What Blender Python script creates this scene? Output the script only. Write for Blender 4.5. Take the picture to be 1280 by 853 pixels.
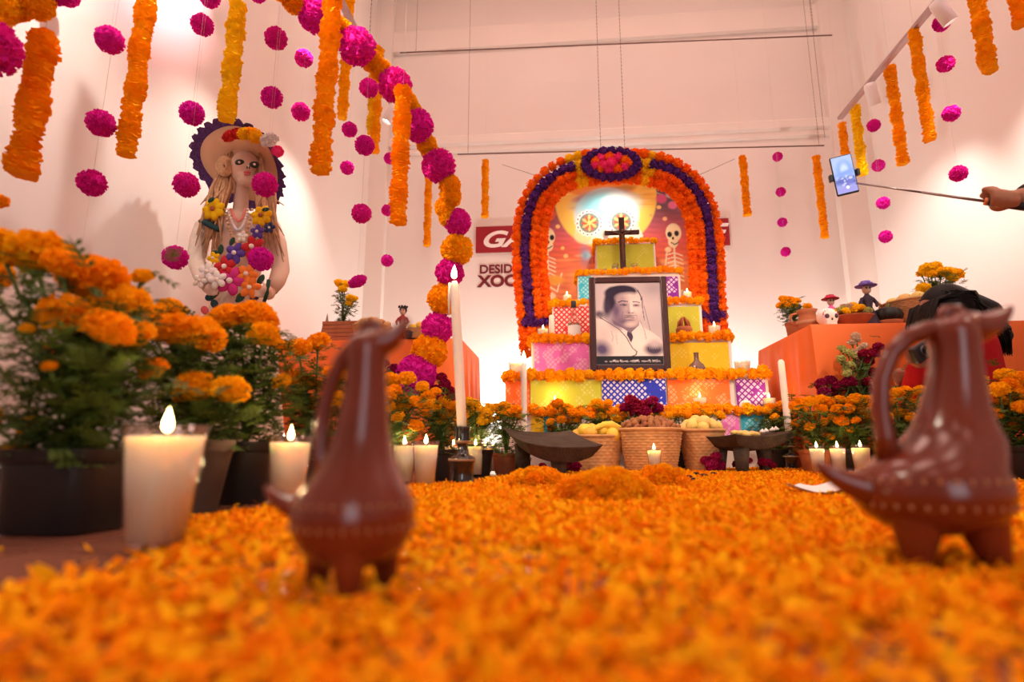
import bpy, bmesh, math, random
import numpy as np
from mathutils import Vector, Matrix, Euler

random.seed(7)
rng = np.random.default_rng(7)
PI = math.pi
for o in list(bpy.data.objects):
    bpy.data.objects.remove(o)
scene = bpy.context.scene
COL = scene.collection

# ------------------------------------------------------------------ camera
FPX = 714.0
CAM = Vector((0.0, 0.0, 0.10))
YAW = math.radians(5.2)
PITCH = math.radians(10.8)
cam_d = bpy.data.cameras.new('camera')
cam = bpy.data.objects.new('camera', cam_d)
COL.objects.link(cam)
cam_d.sensor_width = 36.0
cam_d.lens = FPX / 1280.0 * 36.0
cam_d.clip_start = 0.02
cam_d.clip_end = 60
cam.location = CAM
cam.rotation_euler = (PI / 2 + PITCH, 0, YAW)
cam_d.dof.use_dof = True
cam_d.dof.focus_distance = 2.7
cam_d.dof.aperture_fstop = 2.5
scene.camera = cam

FH = Vector((-math.sin(YAW), math.cos(YAW), 0))
RT = Vector((math.cos(YAW), math.sin(YAW), 0))
FW = FH * math.cos(PITCH) + Vector((0, 0, math.sin(PITCH)))
UP = -FH * math.sin(PITCH) + Vector((0, 0, math.cos(PITCH)))

def ray(px, py):
    return FW + RT * ((px - 640.0) / FPX) + UP * (-(py - 426.5) / FPX)
def at(px, py, Y):
    d = ray(px, py)
    return CAM + d * ((Y - CAM.y) / d.y)
def atx(px, py, X):
    d = ray(px, py)
    return CAM + d * ((X - CAM.x) / d.x)
def atz(px, py, Z=0.0):
    d = ray(px, py)
    return CAM + d * ((Z - CAM.z) / d.z)
def att(px, py, t):
    return CAM + ray(px, py) * t
def mpp(p):
    return (Vector(p) - CAM).dot(FW) / FPX

# ------------------------------------------------------------------ world, exposure
w = bpy.data.worlds.new('world')
scene.world = w
w.use_nodes = True
bg = w.node_tree.nodes['Background']
bg.inputs[0].default_value = (1.0, 0.80, 0.70, 1)
bg.inputs[1].default_value = 0.4
vs = scene.view_settings
vs.view_transform = 'Standard'
vs.look = 'None'
vs.gamma = 1.0
vs.use_curve_mapping = False
vs.exposure = 0.36

# ------------------------------------------------------------------ large lights
def spot(name, loc, target, watts, color, size_deg=60, blend=0.8, radius=0.05, parent=None):
    d = bpy.data.lights.new(name, 'SPOT')
    d.energy = watts
    d.color = color
    d.spot_size = math.radians(size_deg)
    d.spot_blend = blend
    d.shadow_soft_size = radius
    o = bpy.data.objects.new(name, d)
    COL.objects.link(o)
    o.location = loc
    o.rotation_euler = (Vector(target) - Vector(loc)).to_track_quat('-Z', 'Y').to_euler()
    return o
def area(name, loc, target, watts, color, sx, sy):
    d = bpy.data.lights.new(name, 'AREA')
    d.shape = 'RECTANGLE'
    d.size, d.size_y = sx, sy
    d.energy = watts
    d.color = color
    o = bpy.data.objects.new(name, d)
    COL.objects.link(o)
    o.location = loc
    o.rotation_euler = (Vector(target) - Vector(loc)).to_track_quat('-Z', 'Y').to_euler()
    return o

YB = 5.0
XL = at(456, 400, YB).x
XR = at(1097, 400, YB).x
ZC = 5.0
YF = -3.2
XC = 0.5 * (XL + XR)
# daylight standing in the doorway of the wall behind the camera
area('doorway_daylight', (0.9, YF + 0.05, 1.25), (0.9, 3, 0.9), 26, (0.86, 0.90, 1.0), 1.5, 2.2)

# soft peach ambient fill added from unseen ceiling panels (their housings are built with the room)
FILL_PANELS = [(XC - 1.0, 0.6), (XC + 1.0, 0.6), (XC - 1.0, 3.2), (XC + 1.0, 3.2), (XC - 1.0, -1.8), (XC + 1.0, -1.8)]
for (x_, y_) in FILL_PANELS:
    area('ceiling_fill_light', (x_, y_, ZC - 0.06), (x_, y_ + 0.001, 0), (23 if y_ > 2 else 22) if y_ > 0 else 8, (1.0, 0.63, 0.53), 1.1, 1.1)
# ------------------------------------------------------------------ materials
MATS = {}
def mat(name, col, rough=0.6, spec=0.3, metal=0.0, var=0.0, vscale=8.0, bump=0.0, bscale=60.0,
        emit=None, estr=0.0, sss=0.0, trans=0.0, ior=1.45, objvar=0.0, attr=None, translucent=0.0, alpha=1.0, coat=0.0):
    if name in MATS:
        return MATS[name]
    m = bpy.data.materials.new(name)
    m.use_nodes = True
    nt = m.node_tree
    N, L = nt.nodes, nt.links
    p = N['Principled BSDF']
    p.inputs['Roughness'].default_value = rough
    p.inputs['Specular IOR Level'].default_value = spec
    p.inputs['Metallic'].default_value = metal
    p.inputs['IOR'].default_value = ior
    p.inputs['Base Color'].default_value = (*col, 1)
    src = None
    if attr:
        a = N.new('ShaderNodeVertexColor')
        a.layer_name = attr
        src = a.outputs[0]
    if var > 0 or objvar > 0:
        hsv = N.new('ShaderNodeHueSaturation')
        if src:
            L.new(src, hsv.inputs['Color'])
        else:
            hsv.inputs['Color'].default_value = (*col, 1)
        if var > 0:
            tc = N.new('ShaderNodeTexCoord')
            nz = N.new('ShaderNodeTexNoise')
            nz.inputs['Scale'].default_value = vscale
            nz.inputs['Detail'].default_value = 5
            L.new(tc.outputs['Object'], nz.inputs['Vector'])
            mr = N.new('ShaderNodeMapRange')
            mr.inputs[1].default_value = 0.25
            mr.inputs[2].default_value = 0.75
            mr.inputs[3].default_value = 1 - var
            mr.inputs[4].default_value = 1 + var
            L.new(nz.outputs[0], mr.inputs[0])
            L.new(mr.outputs[0], hsv.inputs['Value'])
        if objvar > 0:
            oi = N.new('ShaderNodeObjectInfo')
            mr2 = N.new('ShaderNodeMapRange')
            mr2.inputs[3].default_value = 0.5 - objvar
            mr2.inputs[4].default_value = 0.5 + objvar
            L.new(oi.outputs['Random'], mr2.inputs[0])
            L.new(mr2.outputs[0], hsv.inputs['Hue'])
        src = hsv.outputs[0]
    if src:
        L.new(src, p.inputs['Base Color'])
    if bump > 0:
        tc = N.new('ShaderNodeTexCoord')
        nz = N.new('ShaderNodeTexNoise')
        nz.inputs['Scale'].default_value = bscale
        nz.inputs['Detail'].default_value = 4
        L.new(tc.outputs['Object'], nz.inputs['Vector'])
        b = N.new('ShaderNodeBump')
        b.inputs['Strength'].default_value = bump
        b.inputs['Distance'].default_value = 0.01
        L.new(nz.outputs[0], b.inputs['Height'])
        L.new(b.outputs[0], p.inputs['Normal'])
    if emit:
        p.inputs['Emission Color'].default_value = (*emit, 1)
        p.inputs['Emission Strength'].default_value = estr
    if sss > 0:
        p.inputs['Subsurface Weight'].default_value = 1.0
        p.inputs['Subsurface Radius'].default_value = (sss, sss * 0.75, sss * 0.45)
        p.inputs['Subsurface Scale'].default_value = 1.0
    if trans > 0:
        p.inputs['Transmission Weight'].default_value = trans
    if coat > 0:
        p.inputs['Coat Weight'].default_value = coat
        p.inputs['Coat Roughness'].default_value = 0.08
    if alpha < 1:
        p.inputs['Alpha'].default_value = alpha
    if translucent > 0:
        out = [n for n in N if n.type == 'OUTPUT_MATERIAL'][0]
        tr = N.new('ShaderNodeBsdfTranslucent')
        if src:
            L.new(src, tr.inputs[0])
        else:
            tr.inputs[0].default_value = (*col, 1)
        mx = N.new('ShaderNodeMixShader')
        mx.inputs[0].default_value = translucent
        L.new(p.outputs[0], mx.inputs[1])
        L.new(tr.outputs[0], mx.inputs[2])
        L.new(mx.outputs[0], out.inputs[0])
    MATS[name] = m
    return m

def lattice_mat(name, col, hole, k=26.0, fill=0.36, lace=0.0):
    """cut tissue paper: diagonal lattice of coloured strips, pale cloth in the holes"""
    m = bpy.data.materials.new(name)
    m.use_nodes = True
    N, L = m.node_tree.nodes, m.node_tree.links
    p = N['Principled BSDF']
    p.inputs['Roughness'].default_value = 0.75
    p.inputs['Specular IOR Level'].default_value = 0.15
    tc = N.new('ShaderNodeTexCoord')
    sep = N.new('ShaderNodeSeparateXYZ')
    L.new(tc.outputs['Object'], sep.inputs[0])
    def mth(op, a, b=None):
        n = N.new('ShaderNodeMath')
        n.operation = op
        for i, x in enumerate((a, b)):
            if x is None:
                continue
            if isinstance(x, (int, float)):
                n.inputs[i].default_value = x
            else:
                L.new(x, n.inputs[i])
        return n.outputs[0]
    outs = []
    for sgn in ('ADD', 'SUBTRACT'):
        u = mth(sgn, sep.outputs[0], sep.outputs[2])
        u = mth('FRACT', mth('MULTIPLY', u, k))
        outs.append(mth('ABSOLUTE', mth('SUBTRACT', u, 0.5)))
    mask = mth('GREATER_THAN', mth('MAXIMUM', outs[0], outs[1]), fill)
    nz = N.new('ShaderNodeTexNoise')
    nz.inputs['Scale'].default_value = 16
    nz.inputs['Detail'].default_value = 3
    L.new(tc.outputs['Object'], nz.inputs['Vector'])
    solid = mth('GREATER_THAN', nz.outputs[0], 0.56 - 0.0 if lace == 0 else lace)
    mask = mth('MAXIMUM', mask, solid)
    mix = N.new('ShaderNodeMix')
    mix.data_type = 'RGBA'
    L.new(mask, mix.inputs[0])
    mix.inputs[6].default_value = (*hole, 1)
    mix.inputs[7].default_value = (*col, 1)
    L.new(mix.outputs[2], p.inputs['Base Color'])
    return m

def srgb(r, g, b):
    def f(c):
        c = c / 255.0
        return c / 12.92 if c <= 0.04045 else ((c + 0.055) / 1.055) ** 2.4
    return (f(r), f(g), f(b))

M_wall = mat('wall_paint', (0.76, 0.69, 0.64), 0.85, 0.15, var=0.03, vscale=1.3, bump=0.05, bscale=90)
M_trim = mat('trim_paint', (0.78, 0.70, 0.64), 0.8, 0.15, var=0.03, vscale=2)
M_tile = mat('floor_tile', srgb(150, 98, 76), 0.22, 0.5, var=0.12, vscale=5, objvar=0.004)
M_grout = mat('grout', srgb(80, 58, 48), 0.9)
M_orange = mat('marigold_orange', (1.0, 0.455, 0.004), 0.75, 0.12, var=0.14, vscale=40, objvar=0.014, translucent=0.3)
M_archor = mat('arch_orange', (1.0, 0.19, 0.006), 0.75, 0.12, var=0.12, vscale=40, objvar=0.006, translucent=0.25)
M_yellow = mat('marigold_yellow', (1.0, 0.64, 0.012), 0.75, 0.12, var=0.12, vscale=40, objvar=0.008, translucent=0.3)
M_purple = mat('purple_paper', (0.10, 0.025, 0.20), 0.75, 0.12, var=0.15, vscale=40, objvar=0.01)
M_mag = mat('magenta_paper', (0.80, 0.018, 0.42), 0.7, 0.15, var=0.12, vscale=50, objvar=0.012, translucent=0.25)
M_pink = mat('pink_paper', (0.95, 0.05, 0.25), 0.7, 0.15, var=0.1, translucent=0.2)
M_strip = mat('orange_crepe', (1.0, 0.49, 0.004), 0.75, 0.12, var=0.10, vscale=30, objvar=0.010, translucent=0.35)
M_striplit = mat('yellow_crepe', (1.0, 0.70, 0.012), 0.75, 0.12, var=0.10, vscale=30, objvar=0.008, translucent=0.35)  # orange crepe in strong light, its yellowing put into the base colour
M_crimson = mat('crimson_flower', (0.32, 0.008, 0.06), 0.8, 0.1, var=0.25, vscale=50, objvar=0.012)
M_leaf = mat('leaf_green', (0.085, 0.145, 0.024), 0.55, 0.3, var=0.35, vscale=14, translucent=0.2)
M_stem = mat('stem_green', (0.10, 0.17, 0.04), 0.6)
M_soil = mat('soil', (0.05, 0.025, 0.015), 0.95, bump=0.5, bscale=120)
M_blackpot = mat('black_plastic', (0.012, 0.011, 0.012), 0.45, 0.4, var=0.2, vscale=9)
M_greypot = mat('grey_plastic', (0.10, 0.07, 0.055), 0.5, 0.4, var=0.15)
M_terra = mat('terracotta', (0.42, 0.13, 0.055), 0.8, 0.2, var=0.18, vscale=14, bump=0.15)
M_clay = mat('glazed_red_clay', (0.165, 0.026, 0.009), 0.22, 0.5, var=0.25, vscale=14, coat=0.2, bump=0.05, bscale=30)
M_slip = mat('cream_slip', (0.42, 0.19, 0.09), 0.35, 0.5)
M_wax = mat('candle_wax', (0.95, 0.86, 0.70), 0.5, 0.3, sss=0.02)
M_taper = mat('taper_wax', (0.93, 0.84, 0.74), 0.45, 0.3, sss=0.008)
def thin_glass(name, tint, k=0.5):
    m = bpy.data.materials.new(name)
    m.use_nodes = True
    N, L = m.node_tree.nodes, m.node_tree.links
    N.remove(N['Principled BSDF'])
    out = [n for n in N if n.type == 'OUTPUT_MATERIAL'][0]
    tr = N.new('ShaderNodeBsdfTransparent'); tr.inputs[0].default_value = (*tint, 1)
    gl = N.new('ShaderNodeBsdfGlossy'); gl.inputs['Roughness'].default_value = 0.04
    lw = N.new('ShaderNodeLayerWeight'); lw.inputs[0].default_value = 0.25
    mu = N.new('ShaderNodeMath'); mu.operation = 'MULTIPLY'; mu.inputs[1].default_value = k
    L.new(lw.outputs['Facing'], mu.inputs[0])
    mx = N.new('ShaderNodeMixShader')
    L.new(mu.outputs[0], mx.inputs[0]); L.new(tr.outputs[0], mx.inputs[1]); L.new(gl.outputs[0], mx.inputs[2])
    L.new(mx.outputs[0], out.inputs[0])
    return m
M_glass = thin_glass('clear_glass', (.93, .91, .88))
M_flame = mat('flame', (1, 0.7, 0.3), 0.5, emit=(1.0, 0.62, 0.24), estr=26)
M_wick = mat('wick', (0.03, 0.02, 0.015), 0.9)
M_blackgl = mat('black_glazed_clay', (0.010, 0.009, 0.009), 0.12, 0.6, coat=0.5)
M_wicker = mat('wicker', (0.58, 0.30, 0.12), 0.65, 0.25, var=0.22, vscale=26)
M_stone = mat('volcanic_stone', (0.085, 0.062, 0.046), 0.85, 0.2, var=0.3, vscale=22, bump=0.7, bscale=160)
M_white = mat('white_cloth', (0.80, 0.72, 0.66), 0.9, 0.1, var=0.05)
M_cloth = mat('orange_satin', (0.80, 0.155, 0.025), 0.55, 0.35, var=0.06, vscale=3)
M_black = mat('black_plastic_gloss', (0.012, 0.012, 0.014), 0.3, 0.5)
M_steel = mat('steel', (0.35, 0.32, 0.32), 0.3, 0.5, metal=1.0)
M_darkwood = mat('dark_wood', (0.045, 0.011, 0.010), 0.35, 0.4, var=0.2, vscale=30)
M_skin = mat('skin', (0.36, 0.16, 0.09), 0.5, 0.35, sss=0.004)

# ------------------------------------------------------------------ mesh building
class MB:
    def __init__(s):
        s.v, s.f, s.c = [], [], []
    def add(s, verts, faces, col=None):
        n = len(s.v)
        s.v.extend([tuple(x) for x in verts])
        s.f.extend([tuple(i + n for i in q) for q in faces])
        if col is not None:
            s.c.extend([col] * len(verts))
        return s
    def box(s, c, d, rot=(0, 0, 0), taper=1.0, col=None):
        R = Euler(rot).to_matrix()
        vs_ = []
        for z in (-.5, .5):
            k = taper if z > 0 else 1.0
            for x, y in ((-.5, -.5), (.5, -.5), (.5, .5), (-.5, .5)):
                vs_.append(Vector(c) + R @ Vector((x * d[0] * k, y * d[1] * k, z * d[2])))
        return s.add(vs_, [(0, 3, 2, 1), (4, 5, 6, 7), (0, 1, 5, 4), (1, 2, 6, 5), (2, 3, 7, 6), (3, 0, 4, 7)], col)
    def lathe(s, prof, n=28, c=(0, 0, 0), rfun=None, close=True, mat3=None):
        vs_, fs = [], []
        m = len(prof)
        for j, (r, z) in enumerate(prof):
            for i in range(n):
                a = 2 * PI * i / n
                rr = r if rfun is None else rfun(r, z, a, j)
                p = Vector((rr * math.cos(a), rr * math.sin(a), z))
                if mat3 is not None:
                    p = mat3 @ p
                vs_.append(Vector(c) + p)
        for j in range(m - 1):
            for i in range(n):
                k = (i + 1) % n
                fs.append((j * n + i, j * n + k, (j + 1) * n + k, (j + 1) * n + i))
        if close:
            if prof[0][0] > 1e-5:
                fs.append(tuple(range(n - 1, -1, -1)))
            if prof[-1][0] > 1e-5:
                fs.append(tuple((m - 1) * n + i for i in range(n)))
        return s.add(vs_, fs)
    def tube(s, path, radii, n=10, caps=True, flat=1.0):
        path = [Vector(p) for p in path]
        if not hasattr(radii, '__len__'):
            radii = [radii] * len(path)
        vs_, fs = [], []
        prev = None
        for j, p in enumerate(path):
            t = (path[min(j + 1, len(path) - 1)] - path[max(j - 1, 0)])
            if t.length < 1e-9:
                t = Vector((0, 0, 1))
            t.normalize()
            if prev is None:
                a = Vector((0, 0, 1)) if abs(t.z) < 0.9 else Vector((1, 0, 0))
                u = t.cross(a).normalized()
            else:
                u = (prev - t * prev.dot(t))
                u = u.normalized() if u.length > 1e-6 else t.orthogonal().normalized()
            prev = u
            v_ = t.cross(u)
            for i in range(n):
                a = 2 * PI * i / n
                vs_.append(p + (u * math.cos(a) + v_ * math.sin(a) * flat) * radii[j])
        m = len(path)
        for j in range(m - 1):
            for i in range(n):
                k = (i + 1) % n
                fs.append((j * n + i, j * n + k, (j + 1) * n + k, (j + 1) * n + i))
        if caps:
            fs.append(tuple(range(n - 1, -1, -1)))
            fs.append(tuple((m - 1) * n + i for i in range(n)))
        return s.add(vs_, fs)
    def capsule(s, a, b, ra, rb, n=14):
        a, b = Vector(a), Vector(b)
        t = (b - a)
        t = t.normalized() if t.length > 1e-6 else Vector((0, 0, 1))
        pts, rr = [], []
        for q in (1.0, 0.92, 0.7, 0.38):
            pts.append(a - t * ra * q); rr.append(ra * math.sqrt(max(1 - q * q, 0.0004)))
        pts.append(a); rr.append(ra)
        pts.append(b); rr.append(rb)
        for q in (0.38, 0.7, 0.92, 1.0):
            pts.append(b + t * rb * q); rr.append(rb * math.sqrt(max(1 - q * q, 0.0004)))
        return s.tube(pts, rr, n)
    def sphere(s, c, r, n=16, m=10, rot=(0, 0, 0), nf=0.0, seed=0):
        if not hasattr(r, '__len__'):
            r = (r, r, r)
        R = Euler(rot).to_matrix()
        rd = random.Random(seed)
        vs_, fs = [], []
        for j in range(1, m):
            th = PI * j / m
            for i in range(n):
                a = 2 * PI * i / n
                k = 1 + nf * (rd.random() - .5)
                vs_.append(Vector(c) + R @ Vector((r[0] * k * math.sin(th) * math.cos(a), r[1] * k * math.sin(th) * math.sin(a), r[2] * k * math.cos(th))))
        top = len(vs_); vs_.append(Vector(c) + R @ Vector((0, 0, r[2])))
        bot = len(vs_); vs_.append(Vector(c) + R @ Vector((0, 0, -r[2])))
        for j in range(m - 2):
            for i in range(n):
                k = (i + 1) % n
                fs.append((j * n + i, (j + 1) * n + i, (j + 1) * n + k, j * n + k))
        for i in range(n):
            k = (i + 1) % n
            fs.append((top, i, k))
            fs.append((bot, (m - 2) * n + k, (m - 2) * n + i))
        return s.add(vs_, fs)
    def mesh(s, name, m, smooth=True):
        me = bpy.data.meshes.new(name)
        me.from_pydata(s.v, [], s.f)
        if s.c and len(s.c) == len(s.v):
            ca = me.color_attributes.new('Col', 'FLOAT_COLOR', 'POINT')
            ca.data.foreach_set('color', np.array([(*c, 1) for c in s.c], dtype=np.float32).ravel())
        me.materials.append(m)
        if smooth:
            me.polygons.foreach_set('use_smooth', [True] * len(me.polygons))
        me.update()
        return me
    def build(s, name, m, parent=None, origin=None, smooth=True, sharp=None):
        if origin is not None:
            O = Vector(origin)
            s.v = [tuple(Vector(x) - O) for x in s.v]
        me = s.mesh(name, m, smooth)
        if sharp:
            try:
                me.set_sharp_from_angle(angle=math.radians(sharp))
            except Exception:
                pass
        return link(name, me, parent, origin if parent is None else None)

def link(name, me, parent=None, loc=None):
    o = bpy.data.objects.new(name, me)
    COL.objects.link(o)
    if parent:
        o.parent = parent
    if loc is not None:
        o.location = loc
    return o
def tag(o, label, cat, group=None, kind=None):
    o['label'] = label
    o['category'] = cat
    if group:
        o['group'] = group
    if kind:
        o['kind'] = kind
    return o
def struct(o, label=None):
    o['kind'] = 'structure'
    if label:
        o['label'] = label
    return o
def thing(name, label, cat, loc=(0, 0, 0), group=None, rz=0.0, sc=1.0):
    o = bpy.data.objects.new(name, None)
    o.empty_display_size = 0.05
    COL.objects.link(o)
    o.location = loc
    o.rotation_euler = (0, 0, rz)
    o.scale = (sc, sc, sc)
    return tag(o, label, cat, group)
def remesh(o, vox):
    md = o.modifiers.new('remesh', 'REMESH')
    md.mode = 'VOXEL'
    md.voxel_size = vox
    md.use_smooth_shade = True
    sm = o.modifiers.new('smooth', 'SMOOTH')
    sm.factor = 0.5
    sm.iterations = 3
    return o
def bevel(o, wdt=0.004, seg=2):
    b = o.modifiers.new('bevel', 'BEVEL')
    b.width = wdt
    b.segments = seg
    b.limit_method = 'ANGLE'
    return o
def textmesh(name, body, size, m, loc, parent=None, shear=0.0, bold=0.0, rot=(PI / 2, 0, 0), extr=0.003, sx=1.0):
    cu = bpy.data.curves.new(name, 'FONT')
    cu.body = body
    cu.size = size
    cu.shear = shear
    cu.offset = bold
    cu.extrude = extr
    tmp = bpy.data.objects.new('tmp', cu)
    COL.objects.link(tmp)
    dg = bpy.context.evaluated_depsgraph_get()
    me = bpy.data.meshes.new_from_object(tmp.evaluated_get(dg))
    bpy.data.objects.remove(tmp)
    me.materials.clear()
    me.materials.append(m)
    o = link(name, me, parent, loc)
    o.rotation_euler = rot
    o.scale = (sx, 1, 1)
    return o

# --- petal clouds ---------------------------------------------------------
def petal_ball(seed, n, width, full=True, inner=0.45, jag=0.10, squash=1.0, curl=0.25):
    """unit ruffled flower ball: n petals round a core"""
    rd = random.Random(seed)
    mb = MB()
    mb.sphere((0, 0, 0), (inner * 1.35, inner * 1.35, inner * 1.35 * squash), 10, 7)
    for i in range(n):
        zt = 1 - 2 * (i + .5) / n
        if not full:
            zt = 1 - 1.45 * (i + .5) / n
        a = i * 2.39996 + rd.uniform(-.2, .2)
        r = math.sqrt(max(1 - zt * zt, 0.0))
        d = Vector((r * math.cos(a), r * math.sin(a), zt))
        t = d.orthogonal().normalized()
        b = d.cross(t)
        ang = rd.uniform(0, 2 * PI)
        u = t * math.cos(ang) + b * math.sin(ang)
        v_ = d.cross(u)
        R1 = rd.uniform(1 - jag * 1.6, 1 + jag)
        bend = rd.uniform(-curl, curl)
        rows = []
        for k, (rr, ww) in enumerate(((inner, .45), (inner + (R1 - inner) * .6, 1.0), (R1, .85))):
            for q in (-1, 0, 1):
                p = d * (rr + (rd.uniform(-jag, jag) * .5 if k == 2 else 0)) + u * (q * width * ww) + v_ * (bend * (k / 2.0) ** 2 + (0.05 if q == 0 else -0.03) * k)
                p = Vector((p.x, p.y, p.z * squash))
                rows.append(p)
        mb.add(rows, [(0, 1, 4, 3), (1, 2, 5, 4), (3, 4, 7, 6), (4, 5, 8, 7)])
    return mb

MARI = [petal_ball(11 + i, 150, 0.19, False, 0.60, 0.08, 0.8) for i in range(3)]
POM = [petal_ball(31 + i, 380, 0.10, True, 0.66, 0.06, 1.0, 0.14) for i in range(3)]
SMALL = [petal_ball(51 + i, 48, 0.26, True, 0.55, 0.08, 1.0, 0.2) for i in range(2)]
_cache = {}
def ball(kind, m):
    k = (kind, m.name)
    if k not in _cache:
        srcs = {'mari': MARI, 'pom': POM, 'small': SMALL}[kind]
        _cache[k] = [s.mesh(kind + '_' + m.name, m, smooth=False) for s in srcs]
    return random.choice(_cache[k])
def head(name, kind, m, p, r, parent=None, origin=None, tilt=0.5):
    o = link(name, ball(kind, m), parent)
    o.location = Vector(p) - (Vector(origin) if origin is not None else Vector())
    o.scale = (r, r, r)
    o.rotation_euler = (random.uniform(-tilt, tilt), random.uniform(-tilt, tilt), random.uniform(0, 6.28))
    return o
# ================================================================== SETTING
WT = 0.15
def slab(name, c, d, m, label=None):
    o = MB().box((0, 0, 0), d).build(name, m, smooth=False)
    o.location = c
    return struct(o, label)
floor = slab('floor', (XC, (YB + YF) / 2, -0.052), (XR - XL + .3, YB - YF + .3, 0.1), M_grout)
ts = 0.42
tile_me = None
tx0 = XL + 0.02
nx = int((XR - XL) / ts) + 1
y0t = -0.7
ny = int((YB - y0t) / ts) + 1
for i in range(nx):
    for j in range(ny):
        x = tx0 + (i + .5) * ts
        y = y0t + (j + .5) * ts
        if x + ts / 2 > XR + 0.1 or y + ts / 2 > YB + 0.1:
            pass
        if tile_me is None:
            t_ = MB().box((0, 0, 0), (ts - .006, ts - .006, 0.02), taper=0.994)
            t = t_.build('floor_tile', M_tile, floor, smooth=False)
            tile_me = t.data
        else:
            t = link('floor_tile', tile_me, floor)
        sx = min(1.0, (XR - x + ts / 2) / ts)
        sy = min(1.0, (YB - y + ts / 2) / ts)
        if sx < 0.05 or sy < 0.05:
            bpy.data.objects.remove(t)
            continue
        t.scale = (sx, sy, 1)
        t.location = Vector((x - (1 - sx) * ts / 2, y - (1 - sy) * ts / 2, -0.010)) - floor.location
slab('wall_left', (XL - WT / 2, (YB + YF) / 2, ZC / 2), (WT, YB - YF, ZC), M_wall)
slab('wall_right', (XR + WT / 2, (YB + YF) / 2, ZC / 2), (WT, YB - YF, ZC), M_wall)
slab('wall_back', (XC, YB + WT / 2, ZC / 2), (XR - XL + 2 * WT, WT, ZC), M_wall)
slab('ceiling', (XC, (YB + YF) / 2, ZC + WT / 2), (XR - XL + 2 * WT, YB - YF + 2 * WT, WT), M_wall)
# wall behind the camera with its tall doorway
wf = MB()
dx0, dx1, dzt = 0.1, 1.7, 2.4
wf.box(((XL + dx0) / 2, YF - WT / 2, ZC / 2), (dx0 - XL, WT, ZC))
wf.box(((XR + dx1) / 2, YF - WT / 2, ZC / 2), (XR - dx1, WT, ZC))
wf.box(((dx0 + dx1) / 2, YF - WT / 2, (ZC + dzt) / 2), (dx1 - dx0, WT, ZC - dzt))
struct(wf.build('wall_front', M_wall, smooth=False))
slab('baseboard_left', (XL + 0.009, (YB + YF) / 2, 0.04), (0.018, YB - YF - .4, 0.08), M_trim)
slab('baseboard_right', (XR - 0.009, (YB + YF) / 2, 0.04), (0.018, YB - YF - .4, 0.08), M_trim)
# corner pilasters
pw = 0.17
slab('trim_1', (XL + pw / 2, YB - 0.04, ZC / 2), (pw, 0.08, ZC), M_trim)
slab('trim_2', (XR - 0.115, YB - 0.04, ZC / 2), (0.23, 0.08, ZC), M_trim)
# cornice with two fillets, then the beam at the top of the back wall
zc1 = at(770, 182, YB).z
zc2 = at(770, 163, YB).z
cxl, cxr = XL + pw, XR - 0.23
def moulding(name, prof, m):
    vs_ = [(x, YB - a, b) for x in (cxl, cxr) for (a, b) in prof]
    n = len(prof)
    fs = [(i, i + 1, n + i + 1, n + i) for i in range(n - 1)] + [tuple(range(n - 1, -1, -1)), tuple(range(n, 2 * n))]
    mb = MB().add(vs_, fs)
    return struct(mb.build(name, m, smooth=False))
moulding('trim_3', [(0, zc1 - .01), (.03, zc1), (.03, zc1 + .05), (.06, zc1 + .07), (.06, zc2 - .02), (.045, zc2), (0, zc2 + .02)], M_trim)
zb1 = at(770, 52, YB).z
zb2 = at(770, 28, YB).z
moulding('trim_4', [(0, zb1), (.05, zb1), (.05, zb2), (.035, zb2 + .03), (0, zb2 + .03)], M_trim)

# housings for the added ceiling fill lights, out of frame above
for k_, (x_, y_) in enumerate(FILL_PANELS):
    t = thing('added_fill_panel', ['unseen added fill light panel above the left rear', 'unseen added fill light panel above the right rear', 'unseen added fill light panel above the altar, left', 'unseen added fill light panel above the altar, right', 'unseen added fill light panel nearest the doorway, left', 'unseen added fill light panel nearest the doorway, right'][k_], 'ceiling light', (x_, y_, ZC))
    for (dx_, dy_, wx_, wy_) in ((-.58, 0, .04, 1.2), (.58, 0, .04, 1.2), (0, -.58, 1.12, .04), (0, .58, 1.12, .04)):
        MB().box((dx_, dy_, -.035), (wx_, wy_, .07)).build('frame_bar', mat('fill_panel_frame', (.7, .66, .64), .5), t, smooth=False)
# ------------------------------------------------------------------ hanging rods and ball chains
def chain(a, b, name, parent, origin, r=0.0035):
    mb = MB()
    a, b = Vector(a), Vector(b)
    n = max(2, int((b - a).length / 0.030))
    mb.tube([a, b], 0.0012, 5)
    for i in range(n + 1):
        mb.sphere(a.lerp(b, i / n), r, 6, 4)
    return mb.build(name, M_steelw, parent, origin)
M_steelw = mat('dark_chain', (0.16, 0.10, 0.08), 0.5, metal=0.4)
M_rod = mat('dark_rod', (0.18, 0.10, 0.08), 0.5)
def rod(label, p0, p1, Y, chains):
    a, b = at(*p0, Y), at(*p1, Y)
    t = thing('hanging_rod', label, 'rod', a)
    MB().tube([a, b], 0.006, 8).build('rod', M_rod, t, a)
    for (px, py) in chains:
        q = at(px, py, Y)
        f = (q.x - a.x) / (b.x - a.x)
        base = a.lerp(b, f)
        chain(base, (base.x, base.y, ZC), 'chain', t, a)
    return t
rod('thin dark rod hanging level just above the flower arch', (572, 193), (1030, 182), 4.72, [(585, 190), (1024, 182)])
rod('thin dark rod hanging high near the top of the back wall', (500, 66), (1040, 44), 4.72, [(520, 60), (1018, 45)])

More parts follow.
